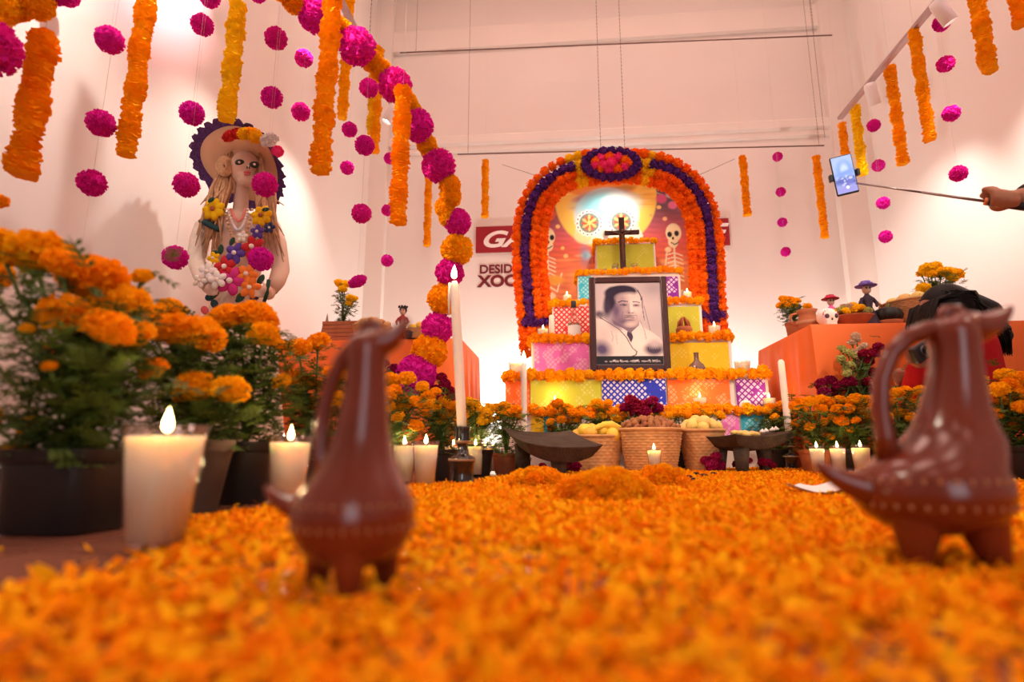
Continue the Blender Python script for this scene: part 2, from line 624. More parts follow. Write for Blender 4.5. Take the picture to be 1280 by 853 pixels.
# ------------------------------------------------------------------ light tracks
M_rail = mat('rail_metal', (0.45, 0.33, 0.33), 0.35, 0.5, metal=0.6)
M_lamp = mat('lamp_housing', (0.8, 0.78, 0.78), 0.4, 0.4)
M_lens = mat('lit_lamp_lens', (1, 1, 1), 0.3, emit=(1.0, 0.88, 0.78), estr=14)
ZT = atx(1050, 148, 2.02).z
def track(label, X, Ya, Yb, spots, chains):
    L0 = Vector((X, Yb, ZT))
    t = thing('light_track', label, 'light track', L0)
    MB().box((X, (Ya + Yb) / 2, ZT), (0.035, Yb - Ya, 0.022)).build('rail', M_rail, t, L0, smooth=False)
    for y in chains:
        chain((X, y, ZT), (X, y, ZC), 'chain', t, L0)
    for (y, tgt, wts, colr, ang) in spots:
        c = Vector((X, y, ZT - 0.11))
        d = (Vector(tgt) - c).normalized()
        q = d.to_track_quat('Z', 'Y').to_matrix()
        hd = MB().tube([c + Vector((0, 0, .11)), c], 0.008, 8)
        hd.lathe([(0.012, -.09), (.03, -.085), (.036, -.06), (.036, .055), (.031, .055), (.030, .03), (0.001, .03)], 20, c, mat3=q)
        h = hd.build('spot_head', M_lamp, t, L0)
        MB().lathe([(0.029, .034), (.001, .036)], 20, c, mat3=q).build('lens', M_lens, h, L0)
        s_ = spot('spot_light', c + d * 0.07, tgt, wts, colr, ang, 1.0, 0.03)
WARM = (1.0, 0.80, 0.62)
NEUT = (1.0, 0.94, 0.87)
PINKL = (1.0, 0.45, 0.55)
XA = at(775, 300, 3.7).x
track('ceiling light track on the right hung from ball chains above orange streamers', 2.02, 0.2, atx(1050, 148, 2.02).y,
      [(atx(1092, 128, 2.02).y, (XR, 4.2, 0.9), 42, NEUT, 100),
       (atx(1180, 14, 2.02).y, (XR, 2.9, 1.2), 56, NEUT, 100),
       (2.0, (XR, 2.0, 2.6), 60, PINKL, 110),
       (1.2, (XA, 3.5, 0.6), 150, WARM, 50),
       (0.5, (0.5, 1.9, 0.0), 50, WARM, 80)], [4.2, 2.2, 0.4])
XTL = -1.15
track('ceiling light track on the left, partly behind the big magenta pom-poms', XTL, 0.2, atx(492, 82, XTL).y,
      [(3.45, (XL, 3.4, 1.0), 42, NEUT, 100),
       (2.2, (XL, 2.0, 2.4), 55, PINKL, 110),
       (2.4, (XL, 2.6, 0.9), 44, NEUT, 80),
       (1.5, (XL, 1.35, 1.2), 46, NEUT, 100),
       (1.0, (XA - .1, 3.4, 0.5), 150, WARM, 50),
       (0.5, (-0.2, 1.3, 0.0), 42, WARM, 80)], [3.0, 0.4])

# ------------------------------------------------------------------ wall sign
M_red = mat('sign_red', srgb(150, 28, 40), 0.5)
M_signw = mat('sign_white', (0.85, 0.78, 0.74), 0.6)
sA, sB = at(595, 316, YB), at(912, 306, YB)
sZ0, sZ1 = at(620, 316, YB).z, at(620, 284, YB).z
sg = thing('wall_sign', 'red wall sign with white italic letters half hidden behind the arch', 'sign', (sA.x, YB - 0.012, sZ0))
o_ = MB().box((((sB.x - sA.x) / 2), 0, (sZ1 - sZ0) / 2), (sB.x - sA.x, 0.02, sZ1 - sZ0)).build('sign_panel', M_red, sg, smooth=False)
hh = (sZ1 - sZ0)
k = hh * 0.62
textmesh('lettering', 'GA', k * 1.38, M_signw, (hh * .16, -0.012, hh * .2), sg, shear=0.35, bold=0.006, sx=1.35)
textmesh('lettering', 'E', k * 1.38, M_signw, (sB.x - sA.x - hh * .75, -0.012, hh * .2), sg, shear=0.35, bold=0.006, sx=1.2)
M_wine = mat('sign_wine', srgb(112, 30, 40), 0.6)
l1 = at(599, 342, YB - .003)
tag(textmesh('wall_lettering', 'DESIDERI', mpp(l1) * 15.5, M_wine, l1, None, bold=0.003, sx=1.0), 'small dark red capitals painted on the back wall', 'lettering')
l2 = at(598, 358.5, YB - .003)
tag(textmesh('wall_lettering', 'XOCHI', mpp(l2) * 20, M_wine, l2, None, bold=0.006, sx=1.06), 'larger dark red capitals below the small ones on back wall', 'lettering')

# ================================================================== ALTAR
TI = {1: (626, 967, 517, 3.08), 2: (633, 960, 474, 3.20), 3: (664, 914, 428, 3.40), 4: (690, 877, 383, 3.58), 5: (722, 850, 343, 3.76), 6: (745, 819, 305, 3.92)}
YEND = 4.08
def tierbox(n):
    l, r, yt, Y = TI[n]
    a, b = at(l, yt, Y), at(r, yt, Y)
    return a.x, b.x, a.z, Y
alt_o = Vector((XA, 3.08, 0))
altar = thing('stepped_altar', 'six-tier altar draped in white cloth and bright cut-paper sheets', 'altar', alt_o)
zprev = 0.0
for n in range(1, 7):
    xl, xr, zt, Y = tierbox(n)
    ye = YEND
    if n == 4:
        ye = 3.67
    mb = MB().box(((xl + xr) / 2, (Y + ye) / 2, (zt + zprev) / 2), (xr - xl, ye - Y, zt - zprev))
    if n == 4:
        a5, b5 = at(706, 400, 3.7).x, at(858, 400, 3.7).x
        mb.box(((a5 + b5) / 2, (3.67 + YEND) / 2, (zt + zprev) / 2), (b5 - a5, YEND - 3.67, zt - zprev))
    bevel(mb.build('tier', M_white, altar, alt_o, smooth=False), 0.006)
    zprev = zt
PAPER = {
    'pink': lattice_mat('paper_pink', srgb(236, 120, 196), srgb(246, 182, 214), 34, 0.40, 0.50),
    'yellow': lattice_mat('paper_yellow', srgb(226, 184, 40), srgb(232, 200, 84), 40, 0.30, 0.46),
    'olive': lattice_mat('paper_olive', srgb(190, 186, 62), srgb(204, 200, 96), 40, 0.30, 0.40),
    'lime': lattice_mat('paper_lime', srgb(206, 212, 70), srgb(222, 222, 120), 34, 0.34, 0.46),
    'blue': lattice_mat('paper_blue', srgb(52, 66, 190), srgb(235, 225, 226), 30, 0.30, 0.58),
    'orange': lattice_mat('paper_orange', srgb(244, 116, 52), srgb(246, 160, 110), 34, 0.38, 0.48),
    'red': lattice_mat('paper_red', srgb(214, 52, 56), srgb(244, 206, 196), 30, 0.30, 0.62),
    'purple': lattice_mat('paper_purple', srgb(128, 44, 150), srgb(226, 196, 220), 30, 0.34, 0.52),
    'cyan': lattice_mat('paper_cyan', srgb(60, 176, 204), srgb(150, 214, 222), 34, 0.36, 0.48),
}
def paper(colr, l, r, yt, yb, n, wave=0.006, extra=0.0):
    Y = TI[n][3] - 0.008 - extra
    a, b = at(l, yt, Y), at(r, yb, Y)
    z1, z0 = a.z, at(l, yb, Y).z
    nx_, nz_ = 14, 8
    mb = MB()
    ph = random.uniform(0, 6)
    for s_, dy in ((0, 0.0), (1, 0.003)):
        vs_ = []
        for j in range(nz_ + 1):
            for i in range(nx_ + 1):
                u, v_ = i / nx_, j / nz_
                y = Y - wave * (1 - v_) * (0.6 + math.sin(u * 9 + ph)) * .6 + dy
                vs_.append((a.x + (b.x - a.x) * u, y, z0 + (z1 - z0) * v_))
        fs = []
        for j in range(nz_):
            for i in range(nx_):
                q = (j * (nx_ + 1) + i, j * (nx_ + 1) + i + 1, (j + 1) * (nx_ + 1) + i + 1, (j + 1) * (nx_ + 1) + i)
                fs.append(q if s_ == 0 else q[::-1])
        mb.add(vs_, fs)
    o = mb.build('paper_sheet', PAPER[colr], altar, alt_o)
    o['label'] = colr + ' cut-paper sheet'
    return o
paper('orange', 632, 663, 476, 514, 2)
paper('lime', 663, 753, 476, 514, 2, extra=.004)
paper('blue', 752, 834, 474, 522, 2, 0.010, extra=.012)
paper('orange', 834, 914, 475, 513, 2)
paper('purple', 919, 959, 474, 510, 2, 0.012, extra=.004)
paper('pink', 668, 737, 429, 470, 3)
paper('yellow', 837, 913, 429, 469, 3)
paper('red', 692, 738, 384, 422, 4)
paper('olive', 833, 876, 384, 424, 4)
paper('cyan', 723, 740, 346, 374, 5)
paper('purple', 831, 849, 346, 374, 5)
paper('olive', 746, 818, 307, 337, 6)
paper('yellow', 664, 680, 519, 560, 1)
paper('cyan', 680, 697, 519, 560, 1)
paper('pink', 902, 926, 519, 560, 1)
paper('cyan', 926, 958, 519, 560, 1)

# marigold edging of each tier
def edging(label, pts, r, step, m=M_orange, rows=1):
    o0 = pts[0]
    g = thing('marigold_edging', label, 'garland', o0, 'marigold garlands edging the altar tiers')
    for i in range(len(pts) - 1):
        a, b = pts[i], pts[i + 1]
        n = max(1, int(round((b - a).length / step)))
        for k_ in range(n):
            p = a.lerp(b, (k_ + .5) / n)
            rr = r * random.uniform(.82, 1.15)
            head('flower', 'small', m, p + Vector((0, random.uniform(-.006, .006), random.uniform(-.006, .006))), rr, g, o0, 3)
    return g
def tedge(n, y, dy=-0.015, l=None, r=None, rad=0.033, step=0.05, label=''):
    L_, R_, _, Y = TI[n]
    L_ = l or L_; R_ = r or R_
    zt = tierbox(n)[2]
    a, b = at(L_, y, Y + dy), at(R_, y, Y + dy)
    a.z = b.z = max(a.z, zt + rad * 0.4)
    edging(label, [Vector((a.x, a.y + .25, a.z)), a, b, Vector((b.x, b.y + .25, b.z))], rad, step)
tedge(1, 514, label='marigold edging along the lowest altar tier')
tedge(2, 470, label='marigold edging just below the framed portrait', rad=.036, step=.055)
tedge(3, 424, label='marigold edging of the tier holding the bottle')
tedge(4, 379, label='marigold edging level with the portrait face', rad=.028, step=.045)
tedge(5, 341, label='marigold edging right above the portrait frame', rad=.024, step=.038)
tedge(6, 302, label='topmost marigold edging behind the cross', rad=.024, step=.038)

# ------------------------------------------------------------------ printed banner
def painted(name, nx_, nz_, xl, xr, z0, z1, Y, fun, m, parent, origin, wave=0.0, thick=0.004, keep=None):
    """flat printed sheet: the print lives in a colour attribute, sheet has a back"""
    u = np.linspace(0, 1, nx_); v_ = np.linspace(0, 1, nz_)
    U, V = np.meshgrid(u, v_)
    X = xl + (xr - xl) * U
    Z = z0 + (z1 - z0) * V
    YY = Y + wave * np.sin(Z * 26) * .5 + wave * np.sin(X * 9 + 1) * .3
    col = fun(U, V)
    P = np.stack([X, YY, Z], -1).reshape(-1, 3) - np.array(origin)
    n = nx_ * nz_
    idx = np.arange(n).reshape(nz_, nx_)
    f = np.stack([idx[:-1, :-1], idx[:-1, 1:], idx[1:, 1:], idx[1:, :-1]], -1).reshape(-1, 4)
    if keep is not None:
        fc = np.stack([U, V], -1).reshape(-1, 2)[f].mean(1)
        f = f[keep(fc[:, 0], fc[:, 1])]
    me = bpy.data.meshes.new(name)
    P2 = P + np.array((0, thick, 0))
    cor = [0, nx_ - 1, n - 1, n - nx_]
    verts = np.vstack([P, P2[cor]])
    faces = [tuple(q) for q in f] + ([(n + 3, n + 2, n + 1, n)] if keep is None else [])
    me.from_pydata(verts.tolist(), [], faces)
    ca = me.color_attributes.new('Col', 'FLOAT_COLOR', 'POINT')
    cc = np.ones((n + 4, 4), dtype=np.float32) * 0.7
    cc[:n, :3] = col.reshape(-1, 3)
    cc[:, 3] = 1
    ca.data.foreach_set('color', cc.ravel())
    me.materials.append(m)
    return link(name, me, parent)
def S(c):
    return np.array(srgb(*c))
class Paint:
    def __init__(s, PX, PY, base):
        s.x, s.y = PX, PY
        s.im = np.zeros(PX.shape + (3,)) + S(base)
    def mixin(s, mask, c):
        mask = np.clip(mask, 0, 1)[..., None]
        s.im = s.im * (1 - mask) + S(c) * mask
    def ell(s, cx, cy, rx, ry, c, soft=0.06, rot=0.0, a=1.0):
        dx, dy = s.x - cx, s.y - cy
        cr, sr = math.cos(rot), math.sin(rot)
        q = np.sqrt(((dx * cr + dy * sr) / rx) ** 2 + ((-dx * sr + dy * cr) / ry) ** 2)
        s.mixin(a * (1 + soft - q) / (2 * soft), c)
    def ring(s, cx, cy, r, wd, c, ry=None, a=1.0):
        q = np.sqrt((s.x - cx) ** 2 + ((s.y - cy) * (r / (ry or r))) ** 2)
        s.mixin(a * (wd / 2 - np.abs(q - r)) / (wd * .2) , c)
    def poly(s, pts, c, a=1.0):
        inside = np.zeros(s.x.shape, bool)
        n = len(pts)
        for i in range(n):
            x1, y1 = pts[i]; x2, y2 = pts[(i + 1) % n]
            if y1 == y2:
                continue
            cnd = ((y1 > s.y) != (y2 > s.y)) & (s.x < (x2 - x1) * (s.y - y1) / (y2 - y1) + x1)
            inside ^= cnd
        s.mixin(inside.astype(float) * a, c)
    def line(s, pts, wd, c, a=1.0):
        for (x1, y1), (x2, y2) in zip(pts[:-1], pts[1:]):
            dx, dy = x2 - x1, y2 - y1
            t = np.clip(((s.x - x1) * dx + (s.y - y1) * dy) / (dx * dx + dy * dy + 1e-9), 0, 1)
            q = np.hypot(s.x - x1 - t * dx, s.y - y1 - t * dy)
            s.mixin(a * (wd / 2 - q) / (wd * .25) + .5 * (q < wd / 2), c)

bl, br, bt, bb = 655, 892, 203, 440
def banner_fun(U, V):
    X = bl + (br - bl) * U
    Yp = bb + (bt - bb) * V
    p = Paint(X, Yp, (120, 84, 100))
    grad = [(215, (92, 84, 96)), (262, (110, 86, 98)), (285, (176, 92, 104)), (305, (214, 96, 92)), (325, (232, 112, 78)), (350, (236, 140, 84)), (440, (226, 128, 92))]
    im = p.im
    ys = np.array([g[0] for g in grad]); cs = np.array([S(g[1]) for g in grad])
    for c in range(3):
        im[..., c] = np.interp(Yp, ys, cs[:, c])
    im *= (1 + .10 * np.sin(Yp * .9 + np.sin(X * .05) * 2) * np.sin(X * .11 + Yp * .05))[..., None]
    p.im = im
    p.ell(764, 248, 68, 66, (246, 206, 96), .02)
    for i in range(60):
        p.ell(764 + rng.uniform(-60, 60), 225 + rng.uniform(-14, 40), rng.uniform(5, 16), rng.uniform(1, 2.5), [(250, 226, 140), (232, 172, 70), (240, 190, 90)][i % 3], .5, a=.6)
    # hat brim above the skull
    p.ell(760, 238, 44, 9, (236, 150, 60), .1)
    p.ell(748, 248, 26, 6, (206, 96, 84), .2, -.1)
    p.ell(782, 240, 24, 5, (196, 140, 60), .3, -.2)
    # skull
    p.ell(765, 272, 43, 36, (214, 224, 226), .04)
    p.ell(765, 258, 40, 18, (126, 192, 208), .35)
    p.ell(785, 256, 20, 12, (232, 240, 240), .5)
    p.poly([(724, 285), (806, 285), (812, 300), (800, 308), (735, 308), (722, 300)], (232, 220, 200))
    p.ell(734, 297, 12, 10, (240, 210, 150), .2)
    for (ex, ey) in ((742, 281), (784, 281)):
        for a in range(18):
            th = a * PI / 9
            p.ell(ex + 16 * math.cos(th), ey + 15 * math.sin(th), 2.6, 2.6, (250, 246, 240), .1)
            p.ell(ex + 16 * math.cos(th), ey + 15 * math.sin(th), 1.2, 1.2, (90, 80, 84), .2)
        p.ell(ex, ey, 13, 12.5, (108, 126, 116), .05)
        for a in range(12):
            th = a * PI / 6
            p.ell(ex + 6 * math.cos(th), ey + 6 * math.sin(th), 4.6, 1.8, (238, 190, 110) if a % 2 else (214, 84, 60), .15, th)
        p.ell(ex, ey, 2.5, 2.5, (250, 220, 120), .1)
    p.ell(763, 297, 4, 6, (150, 120, 110), .2)
    for i in range(9):
        p.line([(741 + i * 5.5, 318), (741 + i * 5.5, 332)], 1.0, (110, 100, 100))
    # bunting and flowers
    p.line([(672, 256), (700, 245)], 1.2, (150, 190, 200)); p.line([(832, 245), (872, 262)], 1.2, (190, 190, 190))
    for (a, b, c, r) in [(690, 268, (222, 104, 70), 8), (686, 262, (232, 140, 90), 5), (838, 253, (214, 92, 140), 7), (852, 262, (226, 120, 160), 6), (848, 248, (180, 190, 196), 4),
                         (700, 284, (244, 206, 130), 3), (834, 264, (244, 206, 130), 3), (841, 279, (246, 190, 140), 3), (823, 274, (240, 170, 110), 2), (824, 306, (246, 200, 110), 4), (710, 322, (248, 210, 130), 3), (706, 312, (248, 200, 110), 2.5), (822, 320, (250, 214, 120), 4), (843, 318, (250, 222, 170), 4)]:
        p.ell(a, b, r, r * .85, c, .2)
    p.ell(737, 322, 12, 2, (250, 200, 140), .6); p.ell(737, 322, 5, 5, (190, 240, 250), .5)
    p.ell(735, 322, 7, 14, (110, 140, 170), .5, a=.5)
    for _ in range(30):
        p.ell(rng.uniform(690, 850), rng.uniform(318, 430), rng.uniform(6, 18), rng.uniform(1, 3), [(246, 180, 110), (214, 90, 84), (250, 210, 140)][_ % 3], .6, a=.5)
    # skeletons at the sides
    for (sx, f) in ((686, 1), (851, -1)):
        p.ell(sx, 297, 10, 12, (244, 226, 180), .05)
        p.ell(sx + f * 1, 309, 6.5, 7, (244, 226, 180), .08)
        p.ell(sx - 4 + f, 299, 3.0, 3.6, (40, 34, 40), .15)
        p.ell(sx + 5 + f, 298, 3.0, 3.6, (40, 34, 40), .15)
        p.ell(sx + f, 304, 1.4, 2, (50, 40, 44), .2)
        p.line([(sx - 4, 309), (sx + 1, 312), (sx + 6, 309)], 1.3, (60, 44, 44))
        p.line([(sx, 316), (sx, 365)], 2.4, (244, 226, 190))
        for i in range(7):
            p.line([(sx - 9, 324 + i * 5.2), (sx, 322 + i * 5), (sx + 10, 326 + i * 5.2)], 1.7, (246, 230, 196))
        p.line([(sx - 10, 322), (sx - 14, 350), (sx + f * 12, 366), (sx + f * 18, 344)], 2.2, (244, 224, 184))
        p.ell(sx, 372, 10, 6, (244, 222, 180), .15)
        p.ell(sx + f * 8, 352, 12, 6, (244, 176, 70), .3)
    return p.im
ARCHPOLY = [(673, 445), (666, 370), (663, 330), (663, 295), (668, 262), (682, 237), (705, 219), (735, 210), (770, 208), (805, 210), (838, 219), (860, 237), (875, 262), (881, 295), (883, 330), (885, 370), (888, 445)]
def banner_keep(u, v_):
    # cloth trimmed to the round-topped outline of the arch
    p = Paint(bl + (br - bl) * u, bb + (bt - bb) * v_, (0, 0, 0))
    p.poly(ARCHPOLY, (255, 255, 255))
    return p.im[..., 0] > .5
M_banner = mat('banner_print', (1, 1, 1), 0.55, 0.25, attr='Col')
YBN = 4.14
a_, b_ = at(bl, bt, YBN), at(br, bb, YBN)
ban = painted('printed_banner', 260, 260, a_.x, b_.x, at(770, bb, YBN).z, at(770, bt, YBN).z, YBN, banner_fun, M_banner, None, (0, 0, 0), 0.004, keep=banner_keep)
tag(ban, 'printed cloth banner with skull, moon and skeletons behind the arch', 'banner')

# ------------------------------------------------------------------ marigold arch
YA = 3.76
cl = [(673, 440), (670, 412), (666, 370), (663, 330), (663, 295), (668, 262), (682, 237), (705, 219), (735, 210), (770, 208), (805, 210), (838, 219), (860, 237), (875, 262), (881, 295), (883, 330), (885, 370), (887, 398), (888, 420)]
def resample(pts, step):
    out = []
    P = [Vector((a, b)) for a, b in pts]
    # smooth with Catmull-Rom
    Q = []
    for i in range(len(P) - 1):
        p0, p1, p2, p3 = P[max(i - 1, 0)], P[i], P[i + 1], P[min(i + 2, len(P) - 1)]
        for k_ in range(12):
            t = k_ / 12
            Q.append(0.5 * ((2 * p1) + (p2 - p0) * t + (2 * p0 - 5 * p1 + 4 * p2 - p3) * t * t + (3 * p1 - p0 - 3 * p2 + p3) * t ** 3))
    Q.append(P[-1])
    d = 0.0
    nxt = 0.0
    for i in range(len(Q) - 1):
        seg = (Q[i + 1] - Q[i]).length
        while nxt <= d + seg:
            f = (nxt - d) / seg
            out.append((Q[i].lerp(Q[i + 1], f), (Q[i + 1] - Q[i]).normalized()))
            nxt += step
        d += seg
    return out
arch_o = at(672, 440, YA)
arch = thing('flower_arch', 'arch of orange marigold heads with a purple stripe above the altar', 'arch', arch_o)
mp = mpp(at(770, 300, YA))
fr = MB()
inner_path = [at(p.x, p.y, YA + .06) for p, t in resample(cl, 8)]
fr.tube(inner_path, 0.045, 8)
fr.build('arch_frame', mat('arch_wire', (0.25, 0.06, 0.01), 0.8), arch, arch_o)
for off, m, nm, ry, step in ((16.5, M_archor, 'orange_flower', 0, 9.6), (6.0, M_purple, 'purple_flower', -.012, 9.2), (-5.0, M_archor, 'orange_flower', -.004, 9.2), (-16, M_archor, 'orange_flower', 0, 9.0)):
    for p, t in resample(cl, step):
        nrm = Vector((t.y, -t.x))          # outward (path runs clockwise on screen)
        q = p + nrm * off
        mm, nn = m, nm
        if nm == 'purple_flower':
            if (p.x < 700 and p.y > 405) or (p.x > 850 and p.y > 402):
                mm, nn = M_archor, 'orange_flower'
            if 716 < p.x < 815:
                mm, nn = M_yellow, 'yellow_flower'
        elif 716 < p.x < 730 or 804 < p.x < 816:
            mm, nn = M_yellow, 'yellow_flower'
        rad = mp * 7.0 * random.uniform(.9, 1.12)
        head(nn, 'small', mm, at(q.x, q.y, YA + ry + random.uniform(-.012, .012)), rad, arch, arch_o, 3)
for i in range(5):
    head('purple_flower', 'small', M_purple, at(657 + i * 7, 403, YA - .02), mp * 6, arch, arch_o, 3)
    head('purple_flower', 'small', M_purple, at(871 + i * 8, 394 + (i == 2) * 5, YA - .02), mp * 6, arch, arch_o, 3)
for i in range(20):
    a = i * 2 * PI / 20
    head('purple_flower', 'small', M_purple, at(764 + 32 * math.cos(a), 205 + 16 * math.sin(a), YA - .05), mp * 6.6, arch, arch_o, 3)
for i in range(11):
    a = i * 2 * PI / 11
    head('pink_flower', 'small', M_pink if i % 2 else M_archor, at(764 + 20 * math.cos(a), 205 + 8 * math.sin(a), YA - .06), mp * 7, arch, arch_o, 3)
head('pink_flower', 'small', M_pink, at(764, 205, YA - .075), mp * 8, arch, arch_o, 3)
head('pink_flower', 'small', M_pink, at(755, 207, YA - .075), mp * 7, arch, arch_o, 3)
for px in (751, 781):
    q = at(px, 190, YA + .06)
    chain(q, (q.x, q.y, ZC), 'hanging_chain', arch, arch_o, 0.004)
for (pa, pb2) in (((690, 226), (628, 206)), ((858, 226), (918, 199))):
    chain(at(*pa, YA + .06), at(*pb2, 4.70), 'guy_cord', arch, arch_o, 0.003)

# lamp tucked behind the top of the arch, shining down on the banner
lp = at(766, 216, YA + .12)
lt = thing('clip_lamp', 'small lamp clipped behind the arch top lighting the banner', 'lamp', lp)
MB().lathe([(.012, .05), (.03, .03), (.04, -.03), (.036, -.03), (.026, .02), (.001, .03)], 18, lp).build('shade', M_lamp, lt, lp)
MB().sphere(lp, .018, 12, 8).build('bulb', M_lens, lt, lp)
spot('spot_light', lp - Vector((0, 0, .03)), at(766, 300, YBN), 12, (1, .9, .75), 130, 0.8, 0.03)
# two flood lamps on the floor behind the altar washing the wall
for sx, lab in ((-1, 'small flood lamp on the floor behind the altar left side'), (1, 'small flood lamp on the floor behind the altar right side')):
    c = Vector((XA + sx * .62, 4.45, 0.02))
    f = thing('flood_lamp', lab, 'lamp', (c.x, c.y, 0))
    MB().box((c.x, c.y, .10), (.18, .05, .13), (-.5, 0, 0)).build('housing', M_black, f, (c.x, c.y, 0), smooth=False)
    MB().box((c.x, c.y - .01, .015), (.12, .06, .03)).build('foot', M_black, f, (c.x, c.y, 0), smooth=False)
    MB().box((c.x, c.y + .025, .112), (.15, .012, .10), (-.5, 0, 0)).build('lens', M_lens, f, (c.x, c.y, 0), smooth=False)
    spot('spot_light', c + Vector((0, .05, .13)), (XA + sx * 1.0, YB, 0.9), 110, (1, 1.0, .95), 150, 0.9, 0.06)

# ------------------------------------------------------------------ framed portrait
pl, pr, pt, pb = 736.5, 836, 344, 472
YP = 3.20
def portrait_fun(U, V):
    X = 85 + (612 - 85) * U
    Yp = 828 + (78 - 828) * V
    p = Paint(X, Yp, (204, 188, 186))
    p.ell(560, 130, 120, 90, (168, 152, 158), .8)
    p.ell(120, 200, 60, 180, (190, 172, 174), .8)
    p.ell(560, 480, 120, 160, (188, 172, 174), .9)
    # shirt and shoulders
    p.poly([(85, 385), (130, 380), (200, 440), (300, 500), (360, 540), (430, 440), (470, 500), (540, 545), (590, 590), (612, 640), (612, 760), (85, 760)], (226, 208, 200))
    p.ell(120, 375, 40, 32, (62, 50, 74), .5, .4)
    p.ell(150, 560, 60, 120, (206, 188, 184), .9)
    p.ell(420, 640, 70, 100, (236, 220, 210), .9)
    p.line([(120, 400), (200, 455), (270, 510), (325, 580), (352, 640), (372, 680), (404, 712), (396, 740), (368, 752)], 8, (56, 44, 68))
    p.line([(150, 400), (240, 470), (300, 520)], 4, (130, 112, 128))
    p.line([(205, 520), (220, 580), (212, 620)], 4, (150, 132, 142)); p.line([(245, 560), (252, 640)], 4, (160, 142, 150))
    p.line([(440, 430), (470, 520), (482, 600)], 5, (150, 132, 142))
    p.poly([(345, 472), (362, 520), (380, 580), (362, 632), (330, 560)], (66, 52, 74))
    p.ell(130, 690, 60, 70, (88, 74, 112), .6, -.6)
    p.ell(540, 690, 72, 52, (74, 60, 82), .35)
    p.ell(548, 640, 52, 34, (198, 180, 180), .5)
    for i in range(7):
        p.line([(500 + i * 16, 640), (506 + i * 15, 690)], 4, (150, 132, 142), a=.7)
    # neck and head
    p.poly([(215, 420), (300, 470), (400, 450), (432, 420), (430, 470), (360, 545), (300, 500), (230, 462)], (126, 104, 122))
    p.ell(322, 300, 112, 150, (198, 174, 170), .08, -.05)
    p.ell(352, 405, 88, 84, (194, 170, 168), .15)
    p.ell(250, 340, 56, 120, (104, 84, 112), .8)
    p.ell(300, 440, 66, 40, (112, 92, 114), .8)
    p.ell(400, 235, 40, 50, (232, 214, 206), .8)
    p.ell(405, 330, 34, 50, (222, 202, 194), .8)
    p.ell(366, 462, 40, 22, (206, 184, 178), .7)
    # hair swept back, ear side in shade
    p.ell(292, 165, 132, 66, (40, 30, 52), .12, -.06)
    p.ell(205, 235, 48, 110, (44, 34, 56), .25, .12)
    p.ell(176, 320, 28, 70, (58, 46, 70), .6)
    p.ell(360, 215, 86, 40, (216, 196, 190), .5)
    p.ell(300, 225, 40, 36, (166, 142, 148), .8)
    p.line([(430, 150), (452, 200), (456, 240)], 9, (52, 40, 62))
    p.line([(464, 210), (462, 300), (474, 430)], 6, (96, 80, 96)); p.line([(474, 290), (516, 520)], 4, (90, 74, 92))
    # features
    p.line([(272, 258), (300, 246), (345, 254)], 10, (58, 46, 66)); p.line([(385, 258), (412, 254), (442, 266)], 8, (72, 58, 74))
    p.ell(312, 285, 34, 16, (140, 118, 132), .8); p.ell(412, 290, 28, 13, (160, 138, 144), .8)
    p.line([(286, 286), (312, 280), (342, 288)], 6, (48, 36, 56)); p.line([(392, 290), (412, 286), (436, 292)], 6, (60, 46, 62))
    p.ell(316, 287, 8, 5, (44, 34, 52), .4); p.ell(412, 292, 7, 5, (50, 38, 56), .4)
    p.ell(352, 320, 12, 44, (172, 148, 152), .9); p.ell(374, 312, 9, 46, (234, 216, 208), .9)
    p.ell(364, 352, 27, 14, (150, 126, 134), .7); p.ell(376, 344, 13, 10, (232, 212, 204), .7)
    p.ell(352, 360, 6, 4, (60, 46, 62), .5); p.ell(382, 360, 5, 4, (70, 54, 68), .5)
    p.ell(358, 385, 40, 7, (120, 98, 114), .8)
    p.line([(318, 402), (346, 398), (364, 401), (396, 404)], 5, (70, 50, 68))
    p.ell(360, 412, 30, 8, (178, 150, 150), .7); p.ell(362, 426, 26, 5, (128, 106, 118), .8)
    p.line([(306, 350), (296, 385), (300, 420)], 5, (120, 98, 116), a=.6); p.line([(402, 360), (416, 392), (412, 420)], 4, (150, 128, 136), a=.6)
    # black caption strip with white script
    p.poly([(85, 750), (612, 750), (612, 828), (85, 828)], (26, 22, 26))
    x = 150.0
    while x < 575:
        hgt = rng.uniform(3, 10) + (8 if int(x / 70) % 2 else 0)
        if int(x / 12) % 7 != 0:
            p.line([(x, 800 - (x - 150) * .02), (x + 5, 800 - hgt), (x + 9, 800 + hgt * .3)], 3.4, (226, 214, 212))
        x += 9
    return p.im
M_print = mat('portrait_print', (1, 1, 1), 0.30, 0.35, attr='Col')
pz0, pz1 = tierbox(2)[2] + 0.035, at(785, pt, YP).z
pxl, pxr = at(pl, 410, YP).x, at(pr, 410, YP).x
fw = (pxr - pxl)
po = Vector(((pxl + pxr) / 2, YP, pz0))
por = thing('framed_portrait', 'dark wood framed black and white portrait of a man in pale shirt', 'picture', po)
por.rotation_euler = (math.radians(-4), math.radians(0.6), 0)
H = pz1 - pz0
bw = fw * .082
fb = MB()
for (cx, cz, dx, dz) in ((-fw / 2 + bw / 2, H / 2, bw, H), (fw / 2 - bw / 2, H / 2, bw, H)):
    o_ = MB().box((cx, 0, cz), (dx, .03, dz)).build('frame_stile', M_darkwood, por, smooth=False)
    bevel(o_, .006)
for cz in (bw / 2, H - bw / 2):
    bevel(MB().box((0, 0, cz), (fw - 2 * bw + .002, .028, bw)).build('frame_rail', M_darkwood, por, smooth=False), .006)
painted('photo_print', 130, 180, -fw / 2 + bw, fw / 2 - bw, bw, H - bw, -0.004, portrait_fun, M_print, por, (0, 0, 0))

